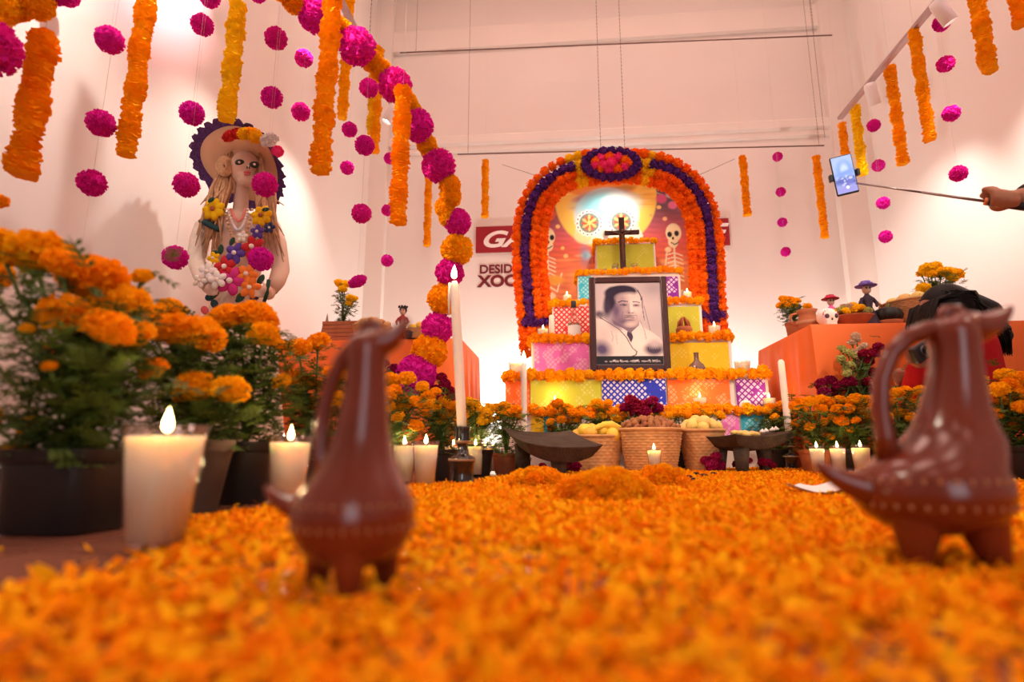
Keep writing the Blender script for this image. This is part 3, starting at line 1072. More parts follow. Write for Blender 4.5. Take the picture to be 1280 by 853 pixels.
# ------------------------------------------------------------------ wooden cross
YCR = 3.84
cb = Vector((at(779, 337, YCR).x, YCR, tierbox(5)[2]))
ct = at(779, 272, YCR).z
m1 = mpp(at(779, 300, YCR))
cr = thing('wooden_cross', 'dark brown wooden crucifix on the upper altar tier', 'cross', cb)
hc = ct - cb.z
bevel(MB().box((0, 0, hc / 2), (m1 * 7, .022, hc)).build('upright', M_darkwood, cr, smooth=False), .003)
zc_ = at(779, 291, YCR).z - cb.z
bevel(MB().box((0, 0, zc_), (m1 * 43, .020, m1 * 5.5)).build('crossbar', M_darkwood, cr, smooth=False), .003)
MB().box((0, 0, .012), (m1 * 14, .06, .024)).build('base', M_darkwood, cr, smooth=False)
fig = MB()
fig.capsule((0, -.02, zc_ - .03), (0, -.018, zc_ - .12), .012, .009)
fig.sphere((.004, -.022, zc_ + .004), .013, 10, 8)
for s_ in (-1, 1):
    fig.capsule((0, -.02, zc_ - .022), (s_ * .075, -.016, zc_ + .006), .007, .004, 8)
    fig.capsule((s_ * .004, -.018, zc_ - .12), (0, -.018, zc_ - .21), .008, .005, 8)
fig.build('figure', mat('bronze_figure', (0.10, 0.035, 0.02), 0.4, metal=.3), cr)
# ================================================================== PETAL CARPET
def petal_field(name, n, sampler, size, zmax, label, m, colsets):
    x, y = sampler(n)
    n = len(x)
    L_ = size * rng.uniform(.7, 1.35, n)
    W_ = L_ * rng.uniform(.28, .5, n)
    yaw = rng.uniform(0, 2 * PI, n)
    tilt = rng.normal(0, .42, n)
    roll = rng.normal(0, .5, n)
    curl = rng.normal(0.25, .5, n) * L_ * .5
    z = 0.0025 + rng.random(n) ** 1.6 * zmax
    # local strip: 3 rows x 2
    us = np.array([-.5, -.5, 0, 0, .5, .5]); vv = np.array([-1, 1, -1, 1, -1, 1.]) * .5
    wd = np.array([.45, .45, 1, 1, .7, .7])
    lx = us[None] * L_[:, None]
    ly = vv[None] * wd[None] * W_[:, None]
    lz = (4 * us ** 2)[None] * curl[:, None] * .5 + rng.normal(0, .0008, (n, 6))
    cr_, sr_ = np.cos(roll)[:, None], np.sin(roll)[:, None]
    ly, lz = ly * cr_ - lz * sr_, ly * sr_ + lz * cr_
    ct_, st_ = np.cos(tilt)[:, None], np.sin(tilt)[:, None]
    lx, lz = lx * ct_ - lz * st_, lx * st_ + lz * ct_
    cy_, sy_ = np.cos(yaw)[:, None], np.sin(yaw)[:, None]
    X = x[:, None] + lx * cy_ - ly * sy_
    Y = y[:, None] + lx * sy_ + ly * cy_
    Z = z[:, None] + lz
    Z = Z - np.minimum(Z.min(1, keepdims=True) - 0.0008, 0)
    V = np.stack([X, Y, Z], -1).reshape(-1, 3).astype(np.float32)
    base = (np.arange(n) * 6)[:, None]
    F = np.concatenate([base + np.array([[0, 2, 3, 1]]), base + np.array([[2, 4, 5, 3]])], 1).reshape(-1, 4)
    me = bpy.data.meshes.new(name)
    me.vertices.add(len(V)); me.vertices.foreach_set('co', V.ravel())
    me.loops.add(F.size); me.loops.foreach_set('vertex_index', F.ravel().astype(np.int32))
    me.polygons.add(len(F)); me.polygons.foreach_set('loop_start', (np.arange(len(F)) * 4).astype(np.int32))
    me.update(calc_edges=True)
    cs = np.array(colsets)
    ci = rng.integers(0, len(cs), n)
    c = cs[ci] * rng.uniform(.85, 1.12, (n, 1))
    cc = np.ones((n, 6, 4), np.float32)
    cc[:, :, :3] = c[:, None, :]
    ca = me.color_attributes.new('Col', 'FLOAT_COLOR', 'POINT')
    ca.data.foreach_set('color', cc.ravel())
    me.materials.append(m)
    me.validate()
    return link(name, me)
M_petal = mat('loose_petals', (1, .3, 0), 0.8, 0.1, attr='Col', translucent=0.25)
bnd_px = [(-120, 772), (0, 752), (150, 728), (214, 694), (240, 656), (330, 642), (420, 624), (520, 611), (600, 604), (640, 597), (760, 592), (900, 589), (1010, 587), (1110, 587), (1200, 592), (1290, 600), (1420, 610)]
bnd = [atz(a, b, 0.0) for a, b in bnd_px]
poly = np.array([(p.x, p.y) for p in bnd] + [(1.3, 0.1), (0.3, 0.08), (-0.3, 0.08)])
def in_poly(x, y):
    ins = np.zeros(x.shape, bool)
    n = len(poly)
    for i in range(n):
        x1, y1 = poly[i]; x2, y2 = poly[(i + 1) % n]
        if y1 == y2:
            continue
        ins ^= ((y1 > y) != (y2 > y)) & (x < (x2 - x1) * (y - y1) / (y2 - y1) + x1)
    return ins
def patch(x, y):
    return (np.sin(x * 9.1 + 1.3 * np.sin(y * 7)) + np.sin(y * 11.3 + 2 * np.sin(x * 5.2)) + np.sin((x + y) * 23) * .6) / 2.6
def carpet_sampler(n):
    lo, hi = poly.min(0), poly.max(0)
    xs, ys = [], []
    tot = 0
    while tot < n:
        x = rng.uniform(lo[0], hi[0], n); y = rng.uniform(lo[1], hi[1], n)
        x += rng.normal(0, .015, n) * 0
        d = rng.random(n)
        ok = in_poly(x + rng.normal(0, .018, n), y + rng.normal(0, .025, n)) & (d < np.maximum(.30, 0.60 + (.5 + .1 * (y < .8)) * patch(x, y) + .28 * (y > 1.0)))
        xs.append(x[ok]); ys.append(y[ok]); tot += ok.sum()
    return np.concatenate(xs)[:n], np.concatenate(ys)[:n]
PCOL = [(1.0, .41, .003), (1.0, .47, .004), (1.0, .33, .002), (1.0, .53, .006), (.94, .26, .002)]
carpet = petal_field('petal_carpet', 120000, carpet_sampler, 0.017, 0.008, '', M_petal, PCOL)
tag(carpet, 'thick carpet of loose orange marigold petals covering the floor', 'petals', kind='stuff')
def stray_sampler(n):
    x = rng.uniform(-1.2, -.35, n); y = rng.uniform(.4, 1.3, n)
    k_ = rng.random(n) < .5
    return x[k_], y[k_]
stray = petal_field('stray_petals', 260, stray_sampler, 0.016, 0.002, '', M_petal, PCOL)
tag(stray, 'scattered stray petals on bare tiles beside the left flower pots', 'petals', kind='stuff')

# heaps of whole blossoms in the middle of the carpet
def heap(label, px, py, rpx, hpx, n, Y):
    c = atz(px, py, 0); c = Vector((c.x, c.y, 0))
    s_ = mpp(c)
    g = thing('blossom_heap', label, 'flower heap', c, 'marigold heaps on the carpet')
    R_, H_ = rpx * s_, hpx * s_
    for i in range(n):
        a = random.uniform(0, 6.28); q = math.sqrt(random.random())
        x, y = R_ * q * math.cos(a), R_ * .55 * q * math.sin(a)
        z = H_ * (1 - q * q) * random.uniform(.55, 1.0) + .012
        head('blossom', 'mari', M_orange, (x, y, z), random.uniform(.022, .032), g, None, .8)
heap('wide low heap of orange blossoms in front of left grinding stone', 672, 612, 34, 15, 26, 0)
heap('largest round heap of orange blossoms in middle of carpet', 757, 630, 50, 25, 46, 0)
heap('small heap of orange blossoms below the single votive candle', 830, 612, 28, 18, 20, 0)

# ================================================================== CLAY JUGS
def jug(label, c, R, rz, zc0, kz, legs, lb, lt, hp, bs, bd):
    """bird jug: squat belly, off-centre leaning neck, beaked head, strap handle, tail, three feet"""
    t = thing('clay_jug', label, 'jug', c, 'bird shaped clay jugs', rz)
    zc = zc0 * R
    st_ = lambda z: z if z < .6 else .6 + (z - .6) * kz
    P = lambda x, z, y=0: Vector((x * R, y * R, zc + z * R))
    def lean(z):                       # neck offset in units of R at height z (units of R above belly centre)
        f = min(max((z - .25) / .6, 0), 1)
        g = min(max((z - .8) / 1.2, 0), 1)
        return lb * f * f * (3 - 2 * f) + (lt - lb) * g
    N_ = lambda x, z, y=0: P(x + lean(st_(z)), st_(z), y)
    prof = [(math.sqrt(max(1 - q_ * q_, .0004)) ** .85, -q_ * bd) for q_ in (1.0, .97, .9, .78, .6, .4, .2)] + [(1.0, .02), (.975, .17), (.91, .35), (.80, .54), (.66, .73), (.53, .94), (.44, 1.2), (.365, 1.6), (.325, 1.95), (.35, 2.12), (.35, 2.25), (.27, 2.36), (.1, 2.42), (.01, 2.43)]
    mb = MB().lathe([(r * R, zc + st_(z) * R) for r, z in prof], 48)
    mb.v = [(x + lean((z - zc) / R) * R, y, z) for x, y, z in mb.v]
    mb.build('body', M_clay, t)
    MB().tube([N_(-.1, 2.24), N_(.1 * bs, 2.26), N_(.36 * bs, 2.26), N_(.58 * bs, 2.31), N_(.78 * bs, 2.42), N_(.92 * bs, 2.52), N_(.98 * bs, 2.57)],
              [.2 * R, .29 * R, .25 * R, .19 * R, .13 * R, .07 * R, .02 * R], 16).build('beak', M_clay, t)
    MB().tube([N_(-.2, 2.34), N_(-.04, 2.50), N_(.12, 2.50), N_(.28, 2.36)], [.06 * R, .11 * R, .11 * R, .05 * R], 10).build('crest', M_clay, t)
    MB().tube([P(a_, b_) for a_, b_ in hp], [.14 * R] + [.14 * R, .135 * R] + [.13 * R] * (len(hp) - 5) + [.14 * R, .19 * R], 14).build('handle', M_clay, t)
    MB().tube([P(-.8, .02), P(-1.0, .10), P(-1.25, .18), P(-1.48, .32), P(-1.62, .44)], [.28 * R, .22 * R, .16 * R, .11 * R, .03 * R], 14).build('tail', M_clay, t)
    for a in legs:
        ca, sa = math.cos(a), math.sin(a)
        MB().tube([Vector((ca * .50 * R, sa * .50 * R, zc - .12 * R)), Vector((ca * .55 * R, sa * .55 * R, zc - .38 * R)), Vector((ca * .61 * R, sa * .61 * R, zc - .72 * R)), Vector((ca * .66 * R, sa * .66 * R, .02 * R)), Vector((ca * .66 * R, sa * .66 * R, 0))],
                  [.38 * R, .33 * R, .235 * R, .16 * R, .10 * R], 16).build('leg', M_clay, t)
    for z, r_, n in ((.20, .972, 34), (-.14, .985 if bd > .7 else .97, 34)):
        d = MB()
        for i in range(n):
            a = 2 * PI * i / n
            d.sphere((r_ * R * math.cos(a), r_ * R * math.sin(a), zc + z * R), (.026 * R, .026 * R, .045 * R), 7, 5)
        d.build('slip_dots', M_slip, t)['kind'] = 'stuff'
    for s_ in (-1, 1):
        MB().sphere(N_(.2, 2.34, s_ * .24), .05 * R, 8, 6).build('eye', M_slip, t)
    return t
j1 = atz(438, 733, 0.008); s1 = mpp(j1)
jug('smaller red clay bird jug on the petals at left', (j1.x, j1.y, .006), 78 * s1, math.radians(-4), 1.14, 1.36, (-1.2, .89, 2.98), .06, .10,
    [(-.0, 2.90), (-.18, 2.80), (-.36, 2.58), (-.52, 2.22), (-.62, 1.8), (-.66, 1.38), (-.64, .92), (-.56, .50)], .74, .82)
j2 = atz(1174, 702, 0.008); s2 = mpp(j2)
jug('larger glazed red clay bird jug on the petals at right', (j2.x, j2.y, .006), 87 * s2, math.radians(4), .98, 1.13, (-.62, 1.5, -2.55), .44, .66,
    [(.56, 2.46), (.30, 2.46), (-.02, 2.34), (-.32, 2.06), (-.51, 1.68), (-.57, 1.24), (-.56, .84), (-.52, .48)], 1.0, .58)

# ================================================================== CANDLES
def flame(parent, p, h, watts):
    prof = [(0.001, 0), (.13, .08), (.20, .22), (.185, .42), (.11, .66), (.04, .88), (.002, 1.0)]
    MB().lathe([(r * h, z * h) for r, z in prof], 14, p).build('flame', M_flame, parent)
    if watts > 0:
        d = bpy.data.lights.new('candle_light', 'POINT')
        d.energy = watts * 4
        d.color = (1.0, .66, .34)
        d.shadow_soft_size = h * .3
        o = bpy.data.objects.new('candle_light', d)
        COL.objects.link(o)
        o.parent = parent
        o.location = Vector(p) + Vector((0, 0, h * .6))
def votive(label, p, h=.122, wt=.04, wb=.026, fill=.91, watts=.10, lit=True, fl=.026, group='glass votive candles'):
    t = thing('votive_candle', label, 'candle', p, group)
    g = .0016
    MB().lathe([(0.0005, 0), (wb * .9, 0), (wb, .003), (wt, h), (wt - g, h), (wb - g + (wt - wb) * .08, .009), (0.0005, .009)], 32).build('glass', M_glass, t)
    f = lambda z: wb + (wt - wb) * z / h - g - .0012
    zt = h * fill
    MB().lathe([(0.0005, .010), (f(.010), .010), (f(zt), zt), (f(zt) * .9, zt - .001), (f(zt) * .3, zt - .003), (.0005, zt - .003)], 28).build('wax', M_wax, t)
    MB().tube([(0, 0, zt - .004), (0.0005, 0, zt + .008)], .0012, 6).build('wick', M_wick, t)
    if lit:
        flame(t, (0, 0, zt + .004), fl, watts)
    return t
def vfloor(label, px, py, h=.122, **k_):
    p = atz(px, py, 0)
    return votive(label, (p.x, p.y, 0.001), h, **k_)
def vat(label, px, Y, h, wt, wb):
    q_ = at(px, 575, Y)
    return votive(label, (q_.x, Y, .001), h, wt, wb, watts=.12, fl=.024)
vfloor('large lit glass candle nearest the camera at left', 192, 690, .124, wt=.0405, wb=.0265, watts=.14)
vfloor('lit glass candle just left of the smaller clay jug', 357, 640, .122, wt=.036, wb=.026, watts=.14)
vfloor('lit glass candle just right of the smaller clay jug', 504, 606, watts=.12, wt=.036)
vfloor('lit glass candle second to the right of the smaller jug', 531, 611, watts=.12, wt=.036)
vfloor('lit glass candle directly behind the black candlestick, left one', 566, 598, watts=.12, wt=.034)
vfloor('lit glass candle directly behind the black candlestick, right one', 594, 597, watts=.12, wt=.034)
vfloor('lit glass candle between black candlestick and terracotta pot', 606, 594.5, watts=.12, wt=.034)
vfloor('half hidden glass candle beside the small terracotta pot', 616, 592.5, watts=.06, wt=.034)
vat('lone lit glass candle in front of the wicker baskets', 818, 2.30, .106, .0285, .020)
vat('lit candle, leftmost of three near the larger jug', 1022, 2.36, .114, .030, .022)
vat('lit candle, middle of three near the larger jug', 1048, 2.36, .115, .031, .023)
vat('lit candle, rightmost of three, beside the larger jug', 1077, 2.32, .117, .035, .026)
def von(label, px, n, h, wt, wb, dy=.06, **k_):
    Y = TI[n][3] + dy
    z = tierbox(n)[2]
    p = at(px, 300, Y)
    p = CAM + (p - CAM)
    q = at(px, TI[n][2], Y)
    return votive(label, (q.x, Y, z + .001), h, wt, wb, **k_)
von('lit candle on altar beside the lower left foot of arch', 679, 3, .095, .036, .032, dy=.05)
von('lit candle on altar beside the lower right foot of arch', 894, 3, .095, .036, .032, dy=.05)
von('small lit candle on the fourth tier left of portrait', 709, 4, .085, .03, .028, dy=.04)
von('small lit candle on the fourth tier right of portrait', 860, 4, .085, .03, .028, dy=.04)
von('wide glass candle on the tier end left of portrait', 645, 2, .11, .045, .034, dy=.12, watts=.25, fl=.03)
von('clear tumbler candle on the tier end right of portrait', 929, 2, .10, .045, .036, dy=.12, lit=False)
von('tiny lit candle above the left marigolds on lowest tier', 694, 1, .075, .03, .026, dy=.05)
von('tiny lit candle before the orange sheet on lowest tier', 876, 1, .085, .038, .030, dy=.05)
von('lit candle at the right end of lowest tier', 963, 1, .080, .034, .03, dy=.05)
# two small tumblers beside the cross
for px, lab in ((769, 'small clear tumbler left of the wooden cross'), (793, 'small clear tumbler right of the wooden cross')):
    q = at(px, 337, 3.80)
    t = thing('glass_tumbler', lab, 'glass', (q.x, 3.80, tierbox(5)[2] + .001))
    MB().lathe([(.0005, 0), (.018, 0), (.024, .075), (.0225, .075), (.017, .006), (.0005, .006)], 20).build('glass', M_glass, t)
    MB().lathe([(.0005, .007), (.0168, .007), (.0205, .05), (.0005, .05)], 20).build('water', mat('water', (.8, .85, .8), .05, trans=.9, ior=1.33), t)

def taper(label, base, top, r, lit=True, holder=True, hh=.1, watts=.3):
    base, top = Vector(base), Vector(top)
    t = thing('taper_candle', label, 'candle', base)
    pts = [base.lerp(top, f) - base for f in (0, .25, .5, .75, .97, 1.0)]
    MB().tube(pts, [r, r, r, r * .98, r * .95, r * .5], 18).build('wax', M_taper, t)
    d = top - base
    MB().tube([d - Vector((0, 0, .003)), d + Vector((0, 0, .012))], .0012, 6).build('wick', M_wick, t)
    if lit:
        dr = MB().tube([d + Vector((-r, 0, -.004)), d + Vector((-r * 1.1, 0, -.05)), d + Vector((-r * 1.05, 0, -.1))], [.003, .004, .002], 8)
        dr.build('wax_drip', M_taper, t)
        flame(t, d + Vector((-.001, 0, .008)), .045, watts)
    return t
def candlestick(label, c, H_, R_):
    t = thing('candlestick', label, 'candlestick', c)
    prof = [(0.001, 0), (1.0, 0), (1.02, .03), (.92, .06), (.86, .2), (.88, .36), (1.0, .42), (1.02, .46), (.9, .49), (.55, .52), (.40, .60), (.36, .68), (.42, .72), (.58, .74), (.60, .76), (.58, .80), (.60, .97), (.62, 1.0), (.50, 1.0), (.48, .86), (.001, .86)]
    MB().lathe([(r * R_, z * H_) for r, z in prof], 36).build('body', M_blackgl, t)
    gm = mat('worn_gold_rim', (.35, .25, .17), .4, metal=.4)
    MB().lathe([(1.0 * R_, .415 * H_), (1.05 * R_, .44 * H_), (1.0 * R_, .465 * H_)], 36, close=False).build('rim_band', gm, t)
    MB().lathe([(.40 * R_, .71 * H_), (.62 * R_, .735 * H_), (.60 * R_, .76 * H_)], 36, close=False).build('rim_band', gm, t)
c0 = atz(577, 608, 0); s0 = mpp(c0)
candlestick('glossy black turned candlestick holding the tall lit taper', (c0.x, c0.y, .001), 73 * s0, 17 * s0)
tb = Vector((c0.x, c0.y, 73 * s0 * .87)); tt_ = at(568, 352, c0.y)
taper('tall lit white taper in the black candlestick', tb, tt_, 6.3 * s0, watts=.35)
c1 = atz(655, 586, 0); Yq = 2.75
p0 = at(655, 545, Yq)
candlestick('low black candlestick hidden behind the left grinding stone', (p0.x, Yq, .001), .13, .035)
taper('slim lit white taper behind the left grinding stone', (p0.x, Yq, .115), at(655, 452, Yq), .0145, watts=.3)
Yq = 2.95
p0 = at(988, 560, Yq)
candlestick('black candlestick beside the right grinding stone', (p0.x, Yq, .001), .155, .036)
taper('leaning unlit white taper right of the altar', (p0.x, Yq, .137), at(976, 450, Yq), .0165, lit=False)

# ================================================================== POTTED MARIGOLDS
def pot(t, r, h, m, taper_=.8, square=False):
    mb = MB()
    if square:
        def rf(rr, z, a, j):
            c, s_ = abs(math.cos(a)), abs(math.sin(a))
            return rr / ((c ** 5 + s_ ** 5) ** .2) * .93
    else:
        rf = None
    prof = [(0.001, 0), (r * taper_ * .94, 0), (r * taper_, h * .03), (r * .97, h * .82), (r * 1.0, h * .83), (r * 1.03, h * .86), (r * 1.05, h), (r * .97, h), (r * .95, h * .9), (.001, h * .9)]
    o = mb.lathe(prof, 40, rfun=rf).build('pot', m, t, sharp=50)
    MB().lathe([(r * .94, h * .88), (r * .5, h * .93), (.001, h * .92)], 20).build('soil', M_soil, t)
def foliage(segs, n, L_, spread, seed):
    rd = random.Random(seed)
    mb = MB()
    for i in range(n):
        a, b = rd.choice(segs)
        f = rd.uniform(.08, .93)
        p = a.lerp(b, f) + Vector((rd.gauss(0, spread), rd.gauss(0, spread), rd.gauss(0, spread * .7)))
        if p.z < a.z:
            p.z = a.z + rd.random() * .01
        th = rd.uniform(0, 6.28)
        el = rd.uniform(-.5, .7)
        d = Vector((math.cos(th) * math.cos(el), math.sin(th) * math.cos(el), math.sin(el)))
        sd = d.cross(Vector((0, 0, 1))).normalized()
        nn = sd.cross(d)
        L1 = L_ * rd.uniform(.6, 1.25)
        for q in range(4):
            for s_ in (-1, 1):
                bse = p + d * (L1 * (.12 + .24 * q))
                tip = bse + (d * .55 + sd * s_ * .8).normalized() * L1 * .42 + nn * rd.uniform(-.1, .05) * L1
                w_ = (tip - bse).cross(nn).normalized() * L1 * .075
                mid = bse.lerp(tip, .5) + nn * L1 * .03
                mb.add([bse, mid + w_, tip, mid - w_], [(0, 1, 2), (0, 2, 3)])
        tip = p + d * L1 * 1.25
        w_ = sd * L1 * .07
        mid = p + d * L1 * .6
        mb.add([p, mid + w_, tip, mid - w_], [(0, 1, 2), (0, 2, 3)])
    return mb
PLG = 'potted marigold plants'
def plant(label, X0, Y0, heads, pr=.062, ph=.1, potm=None, square=False, leaves=260, L_=.028, spread=.022, m=None, name='marigold_plant', zb=0.001, taper_=.8, kind='mari', group=PLG, dY=.05, cat='plant'):
    base = Vector((X0, Y0, zb))
    t = thing(name, label, cat, base, group)
    pot(t, pr, ph, potm or M_blackpot, taper_, square)
    root = Vector((0, 0, ph * .9))
    segs = []
    st = MB()
    for hd in heads:
        px, py, rp = hd[:3]
        yy = Y0 + (hd[3] if len(hd) > 3 else random.uniform(-dY, dY))
        p = at(px, py, yy)
        r = rp * mpp(p)
        loc = p - base
        mm = hd[4] if len(hd) > 4 else (m or M_orange)
        o = head('flower', kind, mm, loc, r, t, None, .45)
        d = (loc - root)
        k1 = root + Vector((d.x * .25, d.y * .25, d.z * .45))
        end = loc - Vector((0, 0, r * .3))
        st.tube([root, k1, root.lerp(end, .75) + Vector((0, 0, .005)), end], [.0032, .0028, .0024, .003], 6)
        st.tube([end - Vector((0, 0, r * .55)), end], [.003, r * .45], 8)
        segs += [(root, k1), (k1, loc - Vector((0, 0, r * .6))), (k1, loc - Vector((0, 0, r * .9)))]
    st.build('stems', M_stem, t)
    foliage(segs, leaves, L_, spread, sum(map(ord, label)) % 1000).build('foliage', M_leaf, t, smooth=False)
    return t
def fp(px, py):
    p = atz(px, py, 0)
    return p.x, p.y
# --- left foreground
x, y = fp(84, 664)
plant('large marigold in black square pot nearest the camera', x, y, [
    (2, 306, 24, .0), (47, 318, 36, .02), (80, 332, 26, -.03), (118, 350, 37, .03), (178, 346, 13, .1), (150, 384, 36, .05), (84, 396, 33, -.03), (136, 412, 30, -.06),
    (168, 420, 24, .02), (192, 462, 17, .06), (34, 412, 9, -.08), (62, 458, 9, -.08), (-14, 340, 26, .05), (18, 572, 22, -.02), (40, 534, 17, .05), (-20, 520, 20, .0), (60, 440, 14, .08)],
    pr=.066, ph=.1, square=True, leaves=1100, L_=.036, spread=.03, taper_=.9)
x, y = fp(236, 641)
plant('marigold in grey-brown pot behind the large candle', x, y, [
    (190, 400, 22, .03), (222, 414, 28, -.02), (252, 420, 29, .0), (190, 460, 17, .05), (244, 486, 26, -.05), (288, 489, 24, -.04), (214, 388, 18, .1), (168, 392, 16, .08)],
    pr=.058, ph=.115, potm=M_greypot, leaves=850, L_=.036, spread=.03, taper_=.72)
x, y = fp(300, 629)
plant('marigold in round black pot left of the second candle', x, y, [
    (284, 397, 22, .0), (322, 400, 27, .02), (330, 420, 20, -.03), (300, 394, 16, .08), (268, 402, 14, .08), (352, 478, 12, .0), (306, 470, 10, .0)],
    pr=.058, ph=.115, leaves=850, L_=.036, spread=.032, taper_=.85)
X4 = at(392, 540, 1.45)
plant('marigold partly behind the handle of the smaller jug', X4.x, 1.45, [
    (350, 432, 11), (374, 436, 16), (398, 428, 15), (364, 474, 14), (380, 480, 15), (374, 500, 12), (410, 482, 14), (416, 466, 12), (400, 505, 12), (428, 470, 13), (420, 500, 13), (440, 440, 13)],
    leaves=650, L_=.04, spread=.035)
X5 = at(492, 540, 1.75)
plant('full marigold just right of the smaller jug neck', X5.x, 1.75, [
    (489, 475, 11), (508, 474, 12), (528, 484, 9), (486, 493, 11), (484, 509, 11), (506, 506, 13), (520, 503, 10), (474, 482, 10), (472, 505, 11), (494, 488, 9), (520, 533, 10), (498, 522, 9), (462, 495, 10)],
    leaves=320, L_=.04, spread=.035)
X6 = at(549, 540, 1.95)
plant('marigold behind the pair of candles left of candlestick', X6.x, 1.95, [
    (535, 497, 10), (540, 508, 12), (556, 503, 9), (546, 518, 10), (561, 518, 11), (572, 508, 9), (532, 516, 9), (554, 526, 9), (576, 522, 10), (545, 490, 7)],
    leaves=300, L_=.04, spread=.035)
X7 = at(596, 540, 2.2)
plant('marigold just right of the tall lit taper', X7.x, 2.2, [
    (586, 503, 8), (597, 513, 9), (606, 517, 9), (588, 519, 9), (603, 527, 8), (590, 529, 8), (594, 505, 7), (612, 510, 7), (584, 512, 8), (612, 525, 7)],
    leaves=280, L_=.04, spread=.035, m=M_yellow)
X8 = at(633, 540, 2.45)
plant('marigold in small terracotta pot left of altar', X8.x, 2.45, [
    (622, 511, 8), (631, 508, 8), (645, 513, 8), (620, 524, 5), (638, 517, 7), (628, 517, 7), (648, 520, 6), (612, 516, 6)],
    pr=.058, ph=.085, potm=M_terra, leaves=300, L_=.042, spread=.04)
X9 = at(705, 540, 2.92)
plant('marigold between left grinding stone and lime paper sheet', X9.x, 2.92, [
    (697, 505, 8), (708, 511, 8), (717, 517, 8), (690, 518, 8), (702, 525, 7), (720, 525, 7), (729, 518, 7), (688, 528, 6), (738, 520, 7), (712, 528, 6), (676, 517, 7), (690, 536, 6)],
    leaves=320, L_=.045, spread=.04)
X10 = at(750, 540, 2.92)
plant('marigold behind the basket of yellow fruit', X10.x, 2.92, [
    (746, 506, 9), (756, 511, 9), (764, 518, 8), (752, 521, 7), (770, 524, 7), (742, 516, 7), (778, 522, 7), (760, 504, 6)],
    leaves=280, L_=.045, spread=.035)
X10 = at(850, 540, 2.92)
plant('low marigold behind the basket of pale fruit', X10.x, 2.92, [
    (838, 520, 7), (848, 517, 8), (858, 520, 7), (870, 518, 7), (884, 516, 8), (894, 513, 8), (900, 520, 7), (880, 522, 6), (826, 522, 7)], leaves=220, L_=.045, spread=.03, ph=.09)
# --- right side
Xr = at(972, 540, 3.02)
plant('small marigold behind the leaning unlit taper', Xr.x, 3.02, [
    (964, 511, 7), (972, 514, 8), (980, 517, 7), (990, 512, 8), (968, 522, 6), (984, 524, 7), (958, 514, 6), (976, 506, 6)], leaves=320, L_=.045, spread=.042)
Xr = at(1018, 540, 2.56)
plant('marigold in brown pot right of the unlit taper', Xr.x, 2.56, [
    (1000, 504, 8), (1012, 503, 9), (1026, 500, 8), (1015, 522, 8), (1012, 534, 7), (1026, 512, 8), (1036, 504, 9), (1002, 512, 7), (1038, 546, 6), (994, 508, 8), (1030, 528, 7), (996, 530, 7)],
    potm=M_terra, leaves=320, L_=.042, spread=.038, pr=.07)
Xr = at(1066, 540, 2.52)
plant('full marigold behind the three right candles', Xr.x, 2.52, [
    (1047, 513, 9), (1052, 527, 9), (1070, 500, 10), (1084, 501, 9), (1072, 512, 10), (1060, 512, 9), (1050, 500, 7), (1094, 510, 9), (1088, 520, 8), (1070, 526, 6), (1042, 522, 7), (1100, 524, 8), (1062, 538, 6)],
    potm=M_blackpot, leaves=340, L_=.042, spread=.038, pr=.07)
Xr = at(1128, 540, 2.10)
plant('marigold seen through the handle of the larger jug', Xr.x, 2.10, [
    (1131, 492, 11), (1147, 506, 10), (1158, 494, 10), (1126, 518, 9), (1112, 502, 9), (1140, 522, 8), (1108, 520, 8), (1118, 492, 8), (1160, 515, 9), (1150, 488, 8)], leaves=320, L_=.042, spread=.038)
Xr = at(1200, 540, 2.08)
plant('marigold hidden behind the neck of the larger jug', Xr.x, 2.08, [
    (1185, 498, 10), (1205, 502, 10), (1226, 476, 9), (1232, 490, 9), (1215, 515, 9), (1195, 485, 9), (1230, 505, 9)], leaves=260, L_=.042, spread=.038)
Xr = at(1262, 545, 1.95)
plant('large marigold in black pot at the right edge', Xr.x, 1.95, [
    (1256, 470, 12), (1248, 488, 13), (1268, 492, 14), (1280, 475, 13), (1240, 518, 12), (1268, 531, 12), (1240, 541, 10), (1278, 510, 12), (1290, 495, 13), (1256, 505, 10), (1288, 530, 12), (1262, 480, 10), (1236, 500, 9)],
    pr=.075, ph=.11, leaves=420, L_=.042, spread=.04)
# crimson cockscomb bunches
def cocks(label, X0, Y0, heads, zb=0.001, ph=.09, pr=.06, leaves=120, kind='small', name='cockscomb_plant', extra=None):
    plant(label, X0, Y0, heads, pr=pr, ph=ph, potm=M_terra, leaves=leaves, L_=.04, spread=.03, m=M_crimson, name=name, zb=zb, kind='mari', group='crimson cockscomb plants')
c_ = at(800, 540, 2.88)
cocks('crimson cockscomb in front of the blue paper sheet', c_.x, 2.88, [(790, 502, 10), (800, 509, 11), (812, 506, 10), (822, 511, 8), (782, 510, 8), (806, 516, 9), (794, 515, 8), (816, 501, 7)])
def bunch(label, px, py, n, rp, Y, wpx=16, hpx=8):
    c = at(px, py, Y); c.z = .002
    t = thing('cockscomb_bunch', label, 'flowers', c, 'crimson cockscomb bunches lying by the baskets')
    for i in range(n):
        p = at(px + random.uniform(-wpx, wpx), py + random.uniform(-hpx, hpx), Y + random.uniform(-.03, .03))
        r = rp * mpp(p) * random.uniform(.8, 1.1)
        p.z = max(p.z, r * .75)
        head('flower', 'mari', M_crimson, p - c, r, t, None, .6)
    return t
bunch('crimson cockscomb bunch under the left grinding stone edge', 712, 581, 9, 6, 2.5, 16, 5)
bunch('crimson cockscomb bunch left of the right grinding stone legs', 888, 578, 10, 8, 2.55, 13, 6)
bunch('crimson cockscomb bunch between the right grinding stone legs', 928, 580, 6, 6, 2.62, 8, 4)
bunch('crimson cockscomb bunch right of the right grinding stone legs', 957, 579, 5, 6, 2.62, 8, 4)
